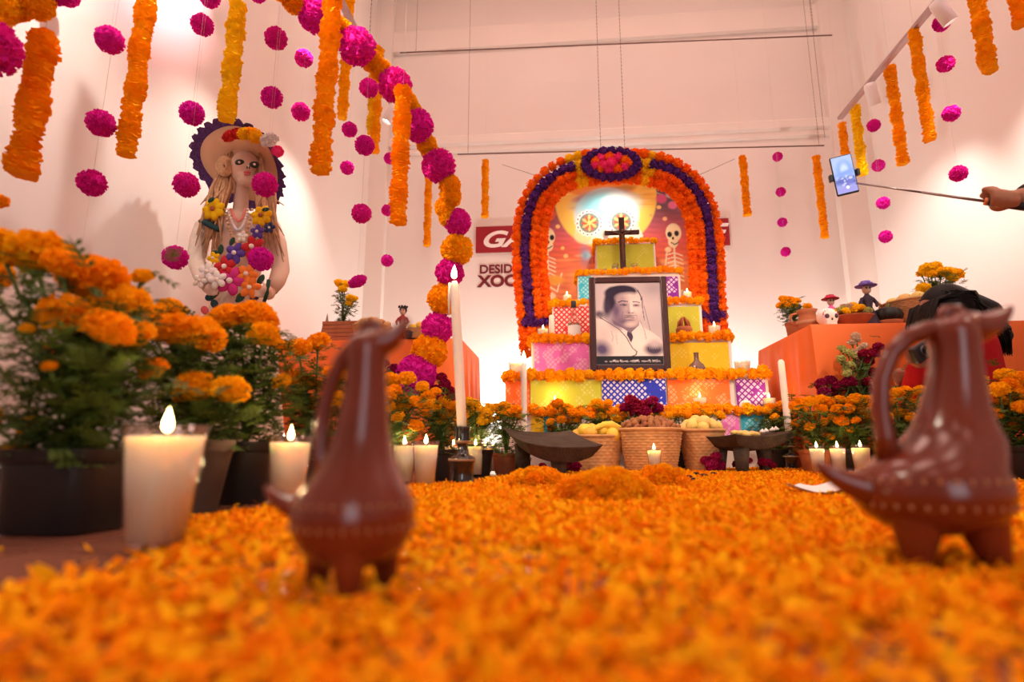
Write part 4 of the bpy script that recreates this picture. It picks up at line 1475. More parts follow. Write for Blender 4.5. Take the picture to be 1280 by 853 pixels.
bunch('crimson petals under left leg of the left grinding stone', 672, 583, 5, 5, 2.55, 8, 3)

# tall crimson plants in front of the draped side tables
c_ = at(556, 540, 2.55)
cocks('tall crimson cockscomb beneath the paper garland end', c_.x, 2.55, [(545, 488, 8), (556, 480, 8), (562, 490, 9), (548, 498, 9), (534, 492, 8), (566, 500, 8), (558, 505, 8), (552, 472, 7), (492, 462, 8), (486, 470, 8), (480, 455, 7), (500, 470, 8), (484, 482, 7)], leaves=200)
c_ = at(1036, 540, 2.76)
cocks('tall crimson cockscomb in front of right draped table', c_.x, 2.76, [(1026, 480, 8), (1038, 476, 8), (1050, 484, 9), (1062, 478, 9), (1072, 486, 9), (1084, 478, 8), (1076, 462, 8), (1068, 490, 9), (1084, 452, 8), (1092, 442, 8), (1098, 434, 7), (1090, 466, 8), (1044, 490, 8), (1030, 490, 8), (1094, 486, 8), (1080, 442, 7)], leaves=260)
M_palefl = mat('pale_flower', (.72, .52, .36), .8, var=.2, vscale=40)
M_palegr = mat('pale_green_flower', (.55, .55, .18), .8, var=.2, vscale=40)
c_ = at(1094, 540, 2.73)
hs = []
for i in range(9):
    hs.append((1072 + random.uniform(-8, 8), 420 + i * 4.2, 5.5, random.uniform(.0, .04), M_palefl))
for i in range(9):
    hs.append((1058 + random.uniform(-9, 9), 436 + i * 4, 5.5, random.uniform(-.02, .02), M_palegr))
for i in range(7):
    hs.append((1132 + random.uniform(-8, 8), 464 + i * 4, 5, random.uniform(-.02, .02), M_palefl))
plant('pale stock flower spikes in front of right draped table', c_.x, 2.73, hs, potm=M_terra, leaves=200, L_=.04, spread=.03, name='stock_plant', group='flowering plants by right table')

# ================================================================== BASKETS
def basket(label, c, rt, rb, h, rows, n=44, oval=1.0, rz=0.0, handle=False):
    t = thing('wicker_basket', label, 'basket', c, 'wicker baskets', rz)
    prof = []
    sub = 4
    for j in range(rows * sub + 1):
        z = h * j / (rows * sub)
        prof.append((rb + (rt - rb) * (z / h) ** .85, z))
    def rf(r, z, a, j):
        row = j // sub
        f = math.sin((j % sub) / sub * PI)
        wv = math.sin(a * n / 2 + row * PI)
        return r * (1 + .016 * f + .020 * wv * f)
    inner = [(rt * .93, h), (rb * .95 + (rt - rb) * .3, h * .35), (.001, h * .3)]
    mb = MB().lathe([(.001, 0)] + prof, n * 2, rfun=lambda r, z, a, j: rf(r, z, a, max(j - 1, 0)), close=False)
    mb.lathe(inner, 40, close=False)
    if oval != 1.0:
        mb.v = [(x, y * oval, z) for x, y, z in mb.v]
    mb.build('weave', M_wicker, t)
    rim = [Vector((rt * math.cos(a), rt * math.sin(a) * oval, h)) for a in np.linspace(0, 2 * PI, 49)]
    MB().tube(rim, h * .04, 8, caps=False).build('rim', M_wicker, t)
    if handle:
        MB().tube([(-rt * 1.02, 0, h * .9), (-rt * 1.25, 0, h * 1.15), (-rt * 1.6, 0, h * 1.22), (-rt * 1.75, 0, h * 1.1)], .008, 8).build('handle', M_wicker, t)
    return t
def bk(label, px, l, r, yt, Y, rows, rbf=.72, oval=1.0):
    p = at(px, yt, Y)
    s_ = mpp(p)
    rt = (r - l) / 2 * s_
    basket(label, (p.x, Y, .001), rt, rt * rbf, p.z, rows, oval=oval)
    return Vector((p.x, Y, p.z)), rt
YBK = 2.62
b1, r1 = bk('small wicker basket of yellow fruit behind left grinding stone', 747, 716, 779, 546, YBK + .02, 11, .74)
b2, r2 = bk('largest wicker basket heaped with brown peanuts', 812, 773, 851, 538, YBK - .02, 16, .74)
b3, r3 = bk('wicker basket of pale fruit left of right grinding stone', 877, 850, 904, 539, YBK + .05, 14, .76)
# fruit as individual things
M_guava = mat('yellow_fruit', (.85, .52, .06), .45, .4, var=.15, vscale=20, objvar=.02)
M_pale = mat('pale_fruit', (.80, .55, .16), .5, .35, var=.15, vscale=20, objvar=.02)
M_nut = mat('peanut_shell', (.42, .17, .07), .8, .2, var=.25, vscale=60, bump=.4, bscale=200, objvar=.01)
def fruit_mesh(m, sx=1, sz=.9):
    mb = MB().sphere((0, 0, 0), (sx, 1, sz), 16, 10)
    mb.tube([(0, 0, sz * .9), (.05, 0, sz * 1.15)], [.09, .05], 6)
    return mb.mesh('fruit', m)
fm1, fm2 = fruit_mesh(M_guava), fruit_mesh(M_pale)
def heapfruit(name, label, me, c, rt, n, r, group, cat, top, sc=(1, 1, 1), sink=.25):
    for i in range(n):
        a = i * 2.4 + random.random() * .4
        q = math.sqrt((i + .4) / n) * .86
        o = link(name, me)
        z = c.z + top * (1 - q * q) * random.uniform(.8, 1) - r * sink
        o.location = (c.x + rt * q * math.cos(a), c.y + rt * q * math.sin(a), z)
        k_ = r * random.uniform(.88, 1.1)
        o.scale = (k_ * sc[0], k_ * sc[1], k_ * sc[2])
        o.rotation_euler = (random.uniform(-1, 1), random.uniform(-1, 1), random.uniform(0, 6))
        tag(o, label, cat, group)
heapfruit('yellow_fruit', 'round yellow fruit heaped in the small wicker basket', fm1, b1, r1, 12, .034, 'yellow fruit in the small basket', 'fruit', .045)
heapfruit('pale_fruit', 'pale yellow fruit heaped in the basket near right grinding stone', fm2, b3, r3 * .95, 18, .027, 'pale fruit in the basket', 'fruit', .06)
nm = MB()
nm.lathe([(.001, -1), (.32, -.9), (.42, -.6), (.34, -.15), (.30, 0), (.36, .2), (.45, .6), (.33, .9), (.001, 1)], 10)
nut_me = nm.mesh('peanut', M_nut)
heapfruit('peanut', 'brown peanut in the heap filling the largest basket', nut_me, b2, r2, 90, .026, 'peanuts in the largest basket', 'peanut', .055)
ban_m = MB().tube([(0, -.07, 0), (.012, -.04, .02), (.015, 0, .028), (.012, .04, .02), (0, .075, -.005)], [.006, .015, .018, .015, .005], 10).mesh('banana', M_guava)
bo = link('banana', ban_m, None, at(764, 540, YBK - .03)); bo.rotation_euler = (0.2, -.3, 1.9)
tag(bo, 'yellow banana resting on the fruit in the small basket', 'banana')

# ================================================================== GRINDING STONES
def metate(label, c, Lx, Ly, H_, rz, tilt, tv=0.0, legs=((-.52, -.5), (-.52, .5), (.50, 0))):
    t = thing('grinding_stone', label, 'grinding stone', c, 'three-legged stone metates', rz)
    mb = MB()
    n1, n2 = 16, 10
    top, bot = [], []
    for j in range(n2 + 1):
        for i in range(n1 + 1):
            u, v_ = i / n1 * 2 - 1, j / n2 * 2 - 1
            fl = 1.0
            z = H_ + u * tilt + v_ * tv + .045 * (abs(u) ** 2.2) * Lx + .008 * v_ * v_
            top.append((u * Lx / 2, v_ * Ly / 2, z))
            q = .78
            bot.append((u * Lx / 2 * q, v_ * Ly / 2 * q, z - .045 - .012 * (1 - u * u)))
    fs = []
    N1 = n1 + 1
    nt_ = N1 * (n2 + 1)
    for j in range(n2):
        for i in range(n1):
            a = j * N1 + i
            fs.append((a, a + 1, a + N1 + 1, a + N1))
            fs.append((nt_ + a, nt_ + a + N1, nt_ + a + N1 + 1, nt_ + a + 1))
    for i in range(n1):
        fs.append((i, nt_ + i, nt_ + i + 1, i + 1))
        a = n2 * N1 + i
        fs.append((a, a + 1, nt_ + a + 1, nt_ + a))
    for j in range(n2):
        a = j * N1
        fs.append((a, a + N1, nt_ + a + N1, nt_ + a))
        a = j * N1 + n1
        fs.append((a, nt_ + a, nt_ + a + N1, a + N1))
    bevel(mb.add(top + bot, fs).build('slab', M_stone, t, smooth=True, sharp=40), .004)
    for (u, v_) in legs:
        zt = H_ + u * tilt + v_ * tv - .03
        x, y = u * Lx / 2, v_ * Ly / 2
        MB().tube([(x, y, zt), (x * 1.03, y * 1.03, zt * .5), (x * 1.06, y * 1.06, 0)], [.036, .030, .024], 12).build('leg', M_stone, t)
    return t
m_ = at(688, 560, 2.25)
metate('dark three-legged grinding stone tilted toward camera at left', (m_.x, 2.25, .002), .30, .34, .132, math.radians(20), -.004, .032, ((-.55, .55), (.45, .55), (.02, -.5)))
m_ = at(934, 560, 2.62)
metate('dark three-legged grinding stone with food on top at right', (m_.x, 2.62, .002), .37, .25, .150, math.radians(28), .012)
mz = Vector((m_.x + .02, 2.66, .165))
for i in range(9):
    o = link('pale_fruit', fm2); k_ = .02
    o.location = mz + Vector((random.uniform(-.06, .05), random.uniform(-.03, .05), random.uniform(0.0, .016)))
    o.scale = (k_, k_, k_ * .7); o.rotation_euler = (0, 0, i)
    tag(o, 'pale yellow fruit lying on the right grinding stone', 'fruit', 'fruit on the right grinding stone')
M_garlic = mat('white_bulb', (.82, .74, .66), .6)
gm_ = MB().lathe([(.001, 0), (.8, .15), (1, .5), (.7, .9), (.25, 1.2), (.12, 1.5), (.001, 1.5)], 12).mesh('bulb', M_garlic)
for i in range(4):
    o = link('garlic_bulb', gm_)
    o.location = mz + Vector((.07 + i * .022, .02 + (i % 2) * .02, .008 + .004 * i)); o.scale = (.014,) * 3
    tag(o, 'small white garlic bulb on the right grinding stone', 'garlic', 'garlic on the right grinding stone')

# charcoal lumps on the petals
M_coal = mat('charcoal', (.010, .009, .009), .7, .3, bump=.4)
for i, (px, py) in enumerate([(842, 596), (852, 594), (862, 597), (870, 593), (880, 595), (892, 593), (858, 601), (806, 592), (868, 600)]):
    p = atz(px, py, .012); s_ = mpp(p)
    o = MB().sphere((0, 0, 0), (random.uniform(4, 8) * s_, random.uniform(4, 7) * s_, 2.6 * s_), 8, 6, nf=.35, seed=i).build('charcoal_lump', M_coal, smooth=False)
    o.location = (p.x, p.y, .012); o.rotation_euler = (0, 0, i)
    tag(o, 'black charcoal lump on the petals before the baskets', 'charcoal', 'charcoal lumps on the petals')

# sheet of white paper on the petals
p = atz(1046, 613, .014)
mb = MB()
nx_, ny_ = 10, 8
vs_ = []
for zo in (0, -.002):
    for j in range(ny_ + 1):
        for i in range(nx_ + 1):
            u, v_ = i / nx_ - .5, j / ny_ - .5
            vs_.append((u * .14 + v_ * .03, v_ * .22, .026 + .010 * math.sin(u * 5 + v_ * 3) + .006 * math.cos(v_ * 9) + zo))
fs = []
N1 = nx_ + 1; NT = N1 * (ny_ + 1)
for j in range(ny_):
    for i in range(nx_):
        a = j * N1 + i
        fs.append((a, a + 1, a + N1 + 1, a + N1)); fs.append((NT + a, NT + a + N1, NT + a + N1 + 1, NT + a + 1))
o = mb.add(vs_, fs).build('paper_napkin', mat('napkin', (.85, .82, .82), .8), smooth=True)
o.location = (p.x, p.y, 0); o.rotation_euler = (0, 0, -.5)
tag(o, 'crumpled white paper napkin lying on petals beside larger jug', 'napkin')
# ================================================================== ALTAR OBJECTS
def on_tier(px, n, dy):
    Y = TI[n][3] + dy
    q = at(px, TI[n][2], Y)
    return Vector((q.x, Y, tierbox(n)[2] + .001))
q = on_tier(718, 3, .05)
t = thing('liquor_bottle', 'clear liquor bottle with white label left of the portrait', 'bottle', q)
MB().lathe([(.001, 0), (.036, 0), (.038, .006), (.038, .135), (.034, .150), (.018, .175), (.0145, .19), (.0145, .232), (.012, .232), (.012, .19), (.033, .148), (.035, .008), (.001, .008)], 28).build('glass', M_glass, t)
MB().lathe([(.0386, .03), (.0386, .105)], 28, close=False).build('paper_label', mat('label_paper', (.75, .72, .68), .7), t)
MB().lathe([(.0155, .222), (.0165, .224), (.0165, .262), (.001, .264)], 20).build('cap', M_black, t)
MB().lathe([(.001, .01), (.0345, .01), (.0345, .12), (.001, .12)], 24).build('liquor', mat('liquor', (.9, .75, .5), .05, trans=.9, ior=1.33), t)
q = on_tier(872, 2, .04)
t = thing('clay_flask', 'round dark flask with patterned belly below the yellow sheet', 'flask', q)
MB().lathe([(.001, 0), (.030, 0), (.046, .02), (.050, .045), (.040, .07), (.020, .088), (.013, .10), (.013, .135), (.016, .14), (.010, .14), (.001, .13)], 26).build('body', mat('smoky_glass', (.16, .09, .07), .15, .5), t)
d = MB()
for i in range(14):
    a = i * 2.4; z = .02 + .04 * ((i * 7) % 10) / 10
    d.sphere((.049 * math.cos(a), .049 * math.sin(a), z), .006, 6, 5)
d.build('painted_dots', M_signw, t)
q = on_tier(856, 3, .05)
t = thing('clay_censer', 'small brown clay incense burner right of the portrait', 'incense burner', q)
MB().lathe([(.001, 0), (.032, 0), (.040, .012), (.030, .03), (.046, .05), (.050, .07), (.042, .085), (.036, .085), (.001, .06)], 26).build('bowl', M_terra, t)
MB().lathe([(.041, .024), (.045, .03), (.041, .036)], 26, close=False).build('pale_band', M_slip, t)
hb = MB()
for a in np.linspace(0, 2 * PI, 7)[:-1]:
    hb.tube([(.036 * math.cos(a), .036 * math.sin(a), .08), (.03 * math.cos(a), .03 * math.sin(a), .115), (.008 * math.cos(a), .008 * math.sin(a), .145)], [.007, .007, .004], 8)
hb.build('openwork_lid', M_terra, t)
q = on_tier(690, 3, .02)
taper('short thick white pillar candle beside the red paper sheet', q, q + Vector((0, 0, .17)), .017, lit=False)
M_sugar = mat('white_sugar', (.85, .78, .72), .7, sss=.004)
def sugar_skull(label, p, r):
    t = thing('sugar_skull', label, 'sugar skull', p)
    mb = MB().sphere((0, 0, r * 1.1), (r, r * 1.1, r * .95), 20, 14)
    mb.box((0, -r * .45, r * .38), (r * 1.0, r * 1.0, r * .72), taper=1.1)
    remesh(mb.build('skull', M_sugar, t), r * .09)
    ey = MB()
    for s_ in (-1, 1):
        ey.sphere((s_ * r * .40, -r * .92, r * 1.05), (r * .25, r * .16, r * .25), 10, 8)
    ey.sphere((0, -r * 1.02, r * .72), (r * .1, r * .08, r * .14), 8, 6)
    ey.build('eye_sockets', mat('icing_dark', (.08, .05, .08), .5), t)
    ic = MB()
    for i in range(9):
        a = PI * i / 8
        ic.sphere((math.cos(a) * r * .7, -r * .72, r * 1.25 + math.sin(a) * r * .45), r * .08, 6, 5)
    ic.build('icing_dots', M_pink, t)
    return t
sugar_skull('small white sugar skull before the purple paper sheet', on_tier(933, 1, .05), .032)
bread = mat('baked_crust', (.45, .20, .08), .6, var=.3, vscale=30)
for i, px in enumerate((668, 678, 690, 703, 726)):
    q = on_tier(px, 2, .045)
    o = MB().sphere((0, 0, .018), (.030, .026, .020), 14, 8, nf=.06, seed=i).build('bread_roll', bread)
    o.location = q
    tag(o, 'small brown bread roll in front of the pink paper sheet', 'bread', 'bread rolls on the altar')
for i, px in enumerate((846, 884, 894, 904)):
    q = on_tier(px, 2, .045)
    o = MB().sphere((0, 0, .016), (.028, .024, .018), 14, 8, nf=.06, seed=i).build('bread_roll', bread)
    o.location = q
    tag(o, 'small brown bread roll in front of the yellow paper sheet', 'bread', 'bread rolls on the altar right side')

# ================================================================== DRAPED SIDE TABLES
def draped(label, x0, x1, y0, y1, z, fold_x):
    L0 = Vector(((x0 + x1) / 2, (y0 + y1) / 2, 0))
    t = thing('draped_table', label, 'table', L0, 'orange draped tables')
    hx, hy = (x1 - x0) / 2, (y1 - y0) / 2
    for sx in (-1, 1):
        for sy in (-1, 1):
            MB().box((sx * (hx - .06), sy * (hy - .06), z / 2 - .01), (.04, .04, z - .02)).build('leg', M_darkwood, t, smooth=False)
    MB().box((0, 0, z - .02), (2 * hx - .02, 2 * hy - .02, .03)).build('tabletop', M_darkwood, t, smooth=False)
    # cloth: perimeter ring swept downwards with soft pleats
    per = []
    n = 44
    for (ax, ay, bx, by) in ((-hx, -hy, hx, -hy), (hx, -hy, hx, hy), (hx, hy, -hx, hy), (-hx, hy, -hx, -hy)):
        for i in range(n):
            f = i / n
            per.append((ax + (bx - ax) * f, ay + (by - ay) * f, (by - ay), -(bx - ax), f))
    rows = []
    zs = [z + .004, z + .002, z - .02, z * .75, z * .5, z * .25, .01]
    vs_, fs = [], []
    for j, zz in enumerate(zs):
        k_ = max(0, j - 2) / 4
        for i, (x, y, nx_, ny_, f) in enumerate(per):
            ln = math.hypot(nx_, ny_)
            amp = .016 * k_ * (math.sin(f * 21 + i * .02) + .5 * math.sin(f * 47 + 1)) + .012 * k_
            g = -0.006 if j == 0 else (.002 if j == 1 else .006)
            corner = .02 * k_ * max(0, 1 - min(f, 1 - f) * 14)
            vs_.append((x + nx_ / ln * (g + amp + corner), y + ny_ / ln * (g + amp + corner), zz))
    m_ = len(per)
    for j in range(len(zs) - 1):
        for i in range(m_):
            k2 = (i + 1) % m_
            fs.append((j * m_ + i, (j + 1) * m_ + i, (j + 1) * m_ + k2, j * m_ + k2))
    fs.append(tuple(range(m_)))
    MB().add(vs_, fs).build('tablecloth', M_cloth, t, sharp=45)
    return t
ZTB = 0.73
xr0, yr0 = at(1022, 402, 2.78).x, 2.78
ZTB = at(1022, 402, 2.78).z
draped('long table draped in orange satin along the right wall', xr0, XR - .15, 2.86, 3.62, ZTB, 0)
xlr = at(598, 440, 3.6).x
draped('long table draped in orange satin along the left wall', XL + .08, xlr, 2.95, 3.62, ZTB - .02, 0)
ZL, ZR = ZTB - .014, ZTB + .006
def tpt(px, Y, z):
    q = at(px, 380, Y)
    return Vector((q.x, Y, z))
# left table things
q = tpt(433, 3.05, ZL)
t = thing('wooden_planter', 'wooden slatted planter box on the left table', 'planter', q)
for i in range(5):
    MB().box((0, -.07, .012 + i * .022), (.20, .012, .019)).build('slat', M_terra, t, smooth=False)
    MB().box((-.095, 0, .012 + i * .022), (.012, .13, .019)).build('slat', M_terra, t, smooth=False)
    MB().box((.095, 0, .012 + i * .022), (.012, .13, .019)).build('slat', M_terra, t, smooth=False)
    MB().box((0, .07, .012 + i * .022), (.20, .012, .019)).build('slat', M_terra, t, smooth=False)
q2 = tpt(430, 3.05, ZL + .01)
plant('small yellow marigold standing in the wooden planter', q2.x, 3.05, [(424, 355, 7, 0, M_yellow), (431, 356, 7, 0.01, M_yellow), (428, 362, 6, -.02, M_yellow), (438, 373, 6, -.03, M_yellow), (443, 374, 5, -.02, M_yellow), (436, 380, 5, -.03, M_yellow)], pr=.05, ph=.09, potm=M_terra, leaves=160, L_=.035, spread=.022, zb=ZL + .002)
q = tpt(466, 3.05, ZL)
basket('low basket of rolls on the left table', (q.x, 3.05, ZL), .115, .09, .085, 8, n=50)
roll_me = MB().sphere((0, 0, 0), (1, .85, .65), 14, 8, nf=.06).mesh('roll', mat('golden_roll', (.52, .27, .10), .55, var=.3, vscale=3, objvar=.01))
heapfruit('bread_roll', 'golden roll heaped in the basket on the left table', roll_me, Vector((q.x, 3.05, ZL + .085)), .10, 14, .034, 'rolls in the left basket', 'bread', .05)
def doll(label, base, H_, body, hair, skin_, hat=False, extra=None):
    t = thing('doll_figurine', label, 'doll', base)
    MB().lathe([(.001, 0), (.20 * H_, 0), (.19 * H_, .05 * H_), (.12 * H_, .30 * H_), (.075 * H_, .42 * H_), (.10 * H_, .55 * H_), (.11 * H_, .62 * H_), (.05 * H_, .68 * H_), (.035 * H_, .72 * H_)], 20).build('dress', body, t)
    for s_ in (-1, 1):
        a = MB().tube([(s_ * .10 * H_, 0, .61 * H_), (s_ * .16 * H_, -.03 * H_, .50 * H_), (s_ * .12 * H_, -.10 * H_, .42 * H_)], [.04 * H_, .035 * H_, .025 * H_], 8)
        a.build('arm', body, t)
    MB().sphere((0, -.01 * H_, .80 * H_), (.085 * H_, .085 * H_, .10 * H_), 16, 12).build('head', skin_, t)
    ey = MB()
    for s_ in (-1, 1):
        ey.sphere((s_ * .035 * H_, -.088 * H_, .82 * H_), (.020 * H_, .012 * H_, .022 * H_), 8, 6)
    ey.build('eyes', M_black, t)
    h = MB().sphere((0, .02 * H_, .83 * H_), (.105 * H_, .10 * H_, .12 * H_), 14, 10, nf=.12, seed=3)
    if hat:
        h = MB().lathe([(.001, .86 * H_), (.20 * H_, .87 * H_), (.21 * H_, .885 * H_), (.10 * H_, .90 * H_), (.09 * H_, .98 * H_), (.001, 1.0 * H_)], 24)
    h.build('hat' if hat else 'hair', hair, t)
    fl_ = MB()
    for i in range(8):
        an = i * PI / 4
        fl_.sphere((.11 * H_ * math.cos(an), .11 * H_ * math.sin(an), .92 * H_), .03 * H_, 6, 5)
    fl_.build('flower_crown', extra or M_crimson, t)
    return t
M_reddr = mat('red_dress', (.35, .03, .03), .8, var=.25, vscale=40)
M_dkhair = mat('dark_hair', (.03, .02, .02), .8, var=.3, vscale=40)
M_dskin = mat('doll_skin', (.62, .42, .32), .6)
M_pdr = mat('pink_dress', (.85, .12, .40), .8, var=.2, vscale=40)
M_violet = mat('violet_dress', (.17, .11, .42), .8, var=.35, vscale=60)
M_dkdress = mat('dark_dress', (.05, .03, .05), .7, var=.3, vscale=60)
doll('small doll in red dress with dark hair on left table', tpt(504, 3.0, ZL), .205, M_reddr, M_dkhair, M_dskin, extra=M_dkhair)
q = tpt(524, 3.0, ZL)
basket('shallow basket beside the red doll on left table', (q.x, 3.0, ZL), .085, .065, .05, 5, n=40)
heapfruit('golden_fruit', 'small golden fruit heaped beside the red doll', fm1, Vector((q.x, 3.0, ZL + .05)), .07, 12, .02, 'golden fruit on the left table', 'fruit', .04)
q = tpt(512, 2.98, ZL)
o = MB().lathe([(.001, 0), (.035, 0), (.05, .03), (.045, .055), (.03, .06), (.03, .055), (.001, .05)], 20).build('dark_bowl', mat('dark_blue_pottery', (.04, .045, .07), .4, var=.4, vscale=60))
o.location = tpt(518, 2.975, ZL) + Vector((0, -.005, 0))
tag(o, 'small dark blue pottery bowl at the front of left table', 'bowl')
# thin grey spire ornament
q = tpt(410, 3.0, ZL)
t = thing('spire_ornament', 'thin grey church spire ornament on the left table', 'ornament', q)
M_spire = mat('spire_grey', (.28, .17, .13), .7)
MB().box((0, 0, .035), (.035, .03, .07)).build('tower', M_spire, t, smooth=False)
MB().lathe([(.018, .07), (.001, .16)], 4).build('spire', M_spire, t, smooth=False)
for s_ in (-1, 1):
    MB().lathe([(.007, .0), (.007, .05), (.001, .085)], 6, (s_ * .024, 0, 0)).build('pinnacle', M_spire, t, smooth=False)

# right table things
q = tpt(987, 3.42, ZR)
plant('small orange marigold in terracotta pot at far table corner', at(986, 400, 3.3).x + .035, 3.3, [(980, 375, 7, 0), (988, 376, 7, 0), (984, 381, 7, -.02), (992, 381, 6, -.02), (975, 382, 5, -.02), (996, 376, 5, .02)], pr=.055, ph=.10, potm=M_terra, leaves=200, L_=.04, spread=.025, zb=ZR)
q = Vector((at(1006, 400, 3.1).x + .015, 3.1, ZR))
t = thing('clay_pitcher', 'patterned clay pitcher with handle near the table corner', 'pitcher', q)
MB().lathe([(.001, 0), (.035, 0), (.055, .03), (.058, .055), (.045, .085), (.040, .105), (.052, .125), (.046, .125), (.036, .10), (.001, .05)], 26).build('body', M_terra, t)
MB().tube([(-.05, 0, .11), (-.085, 0, .10), (-.09, 0, .06), (-.055, 0, .04)], .007, 8).build('handle', M_terra, t)
MB().lathe([(.0585, .048), (.0592, .056), (.0575, .064)], 26, close=False).build('pale_band', M_slip, t)
o = head('paper_marigold', 'mari', M_orange, q + Vector((.005, 0, .145)), .024)
tag(o, 'single orange marigold head resting in the clay pitcher', 'flower')
sugar_skull('white sugar skull near the front corner of right table', Vector((at(1034, 395, 2.97).x, 2.97, ZR)), .05)
doll('small pink dressed doll behind the sugar skull', Vector((at(1040, 395, 3.1).x, 3.1, ZR)), .21, M_pdr, M_reddr, M_dskin, True, M_pink)
q = Vector((at(1064, 395, 3.0).x, 3.0, ZR))
t = thing('terracotta_bowl', 'terracotta bowl planted with pale yellow and white blooms', 'bowl', q)
MB().lathe([(.001, 0), (.07, 0), (.10, .055), (.105, .06), (.095, .06), (.001, .05)], 30).build('bowl', M_terra, t)
for i in range(22):
    a = i * 2.4; r_ = .085 * math.sqrt((i + .5) / 22)
    head('blossom', 'mari', [M_palegr, M_palefl, M_yellow][i % 3] if i % 5 else M_yellow, (r_ * math.cos(a), r_ * math.sin(a), .075 + .045 * (1 - (r_ / .085) ** 2)), .022, t, None, .8)
t = doll('tall violet doll figurine standing at middle of right table', Vector((at(1087, 398, 2.97).x, 2.97, ZR)), .245, M_dkdress, M_violet, M_dskin, True, M_violet)
q = Vector((at(1110, 398, 2.97).x, 2.97, ZR))
t = thing('dark_pumpkin', 'dark ribbed pumpkin sitting in a low clay dish', 'pumpkin', q)
MB().lathe([(.001, 0), (.05, 0), (.064, .028), (.058, .028), (.001, .012)], 26).build('dish', M_terra, t)
MB().lathe([(.001, .014), (.04, .016), (.060, .04), (.064, .06), (.054, .085), (.03, .098), (.001, .092)], 60, rfun=lambda r, z, a, j: r * (1 + .07 * abs(math.cos(a * 6)))).build('flesh', mat('dark_pumpkin_skin', (.018, .016, .014), .4), t)
MB().tube([(0, 0, .09), (.006, 0, .11), (.016, 0, .12)], [.008, .006, .006], 8).build('stalk', M_stem, t)
q = Vector((at(1146, 398, 3.05).x, 3.05, ZR))
basket('wicker basket with curled handle on the right table', (q.x, 3.05, ZR), .155, .125, .135, 14, n=56, handle=True)
heapfruit('pale_gourd', 'pale cream gourd heaped in basket on right table', fm2, Vector((q.x, 3.05, ZR + .135)), .14, 14, .036, 'gourds in the right basket', 'fruit', .03)
o = head('yellow_marigold', 'mari', M_yellow, Vector((q.x + .01, 2.98, ZR + .20)), .035)
tag(o, 'yellow marigold head laid on the right table basket', 'flower')
plant('yellow marigold plant behind the kneeling person head', at(1172, 395, 3.28).x, 3.28, [(1158, 336, 9, 0), (1168, 335, 9, .02), (1176, 341, 8, -.02), (1184, 341, 9, 0), (1195, 343, 9, .02), (1164, 343, 7, -.02), (1190, 348, 7, -.02), (1152, 342, 6, 0)], pr=.07, ph=.13, potm=M_terra, leaves=300, L_=.045, spread=.032, m=M_yellow, zb=ZR)

# ================================================================== PAPER STREAMERS
def streamer(label, p0, p1, dia, m, t=None):
    wpx = dia
    dep = 0.082 * FPX / wpx if t is None else t
    a = att(*p0, dep)
    while a.y > YB - .16 or a.x < XL + .06 or a.x > XR - .06:
        dep *= .98
        a = att(*p0, dep)
    b_ = at(*p1, a.y)
    top = Vector((a.x, a.y, a.z)); L_ = a.z - b_.z
    R_ = .033 * random.uniform(.95, 1.08)
    if t is not None:
        R_ = wpx / 2 * dep / FPX
    mb = MB()
    n, rings = 22, max(6, int(L_ / .011))
    rd = random.Random(int(p0[0] * 7 + p0[1]))
    vs_ = []
    drift = [math.sin(rd.random() * 6 + j * .11) * .004 for j in range(rings * 2 + 1)]
    for j in range(rings * 2 + 1):
        z = -L_ * j / (rings * 2)
        rr = R_ * (.97 + .09 * math.sin(j * .23 + p0[0])) if j % 2 else R_ * .62
        for i in range(n):
            an = 2 * PI * i / n + (j % 4) * .1
            k_ = rr * (1 + (rd.uniform(-.14, .12) if j % 2 else 0))
            vs_.append((k_ * math.cos(an) + drift[j], k_ * math.sin(an), z + (rd.uniform(-.006, .006) if j % 2 else 0)))
    fs = []
    for j in range(rings * 2):
        for i in range(n):
            k2 = (i + 1) % n
            fs.append((j * n + i, (j + 1) * n + i, (j + 1) * n + k2, j * n + k2))
    fs.append(tuple(range(n)))
    fs.append(tuple(rings * 2 * n + i for i in range(n - 1, -1, -1)))
    t_ = thing('paper_streamer', label, 'streamer', top, 'hanging crepe paper streamers')
    mb.add(vs_, fs).build('crepe', m, t_, smooth=False)
    MB().tube([(0, 0, -.01), (0, 0, ZC - top.z)], .0006, 5).build('string', M_thread, t_)
    return t_
M_thread = mat('white_thread', (.7, .6, .55), .8)
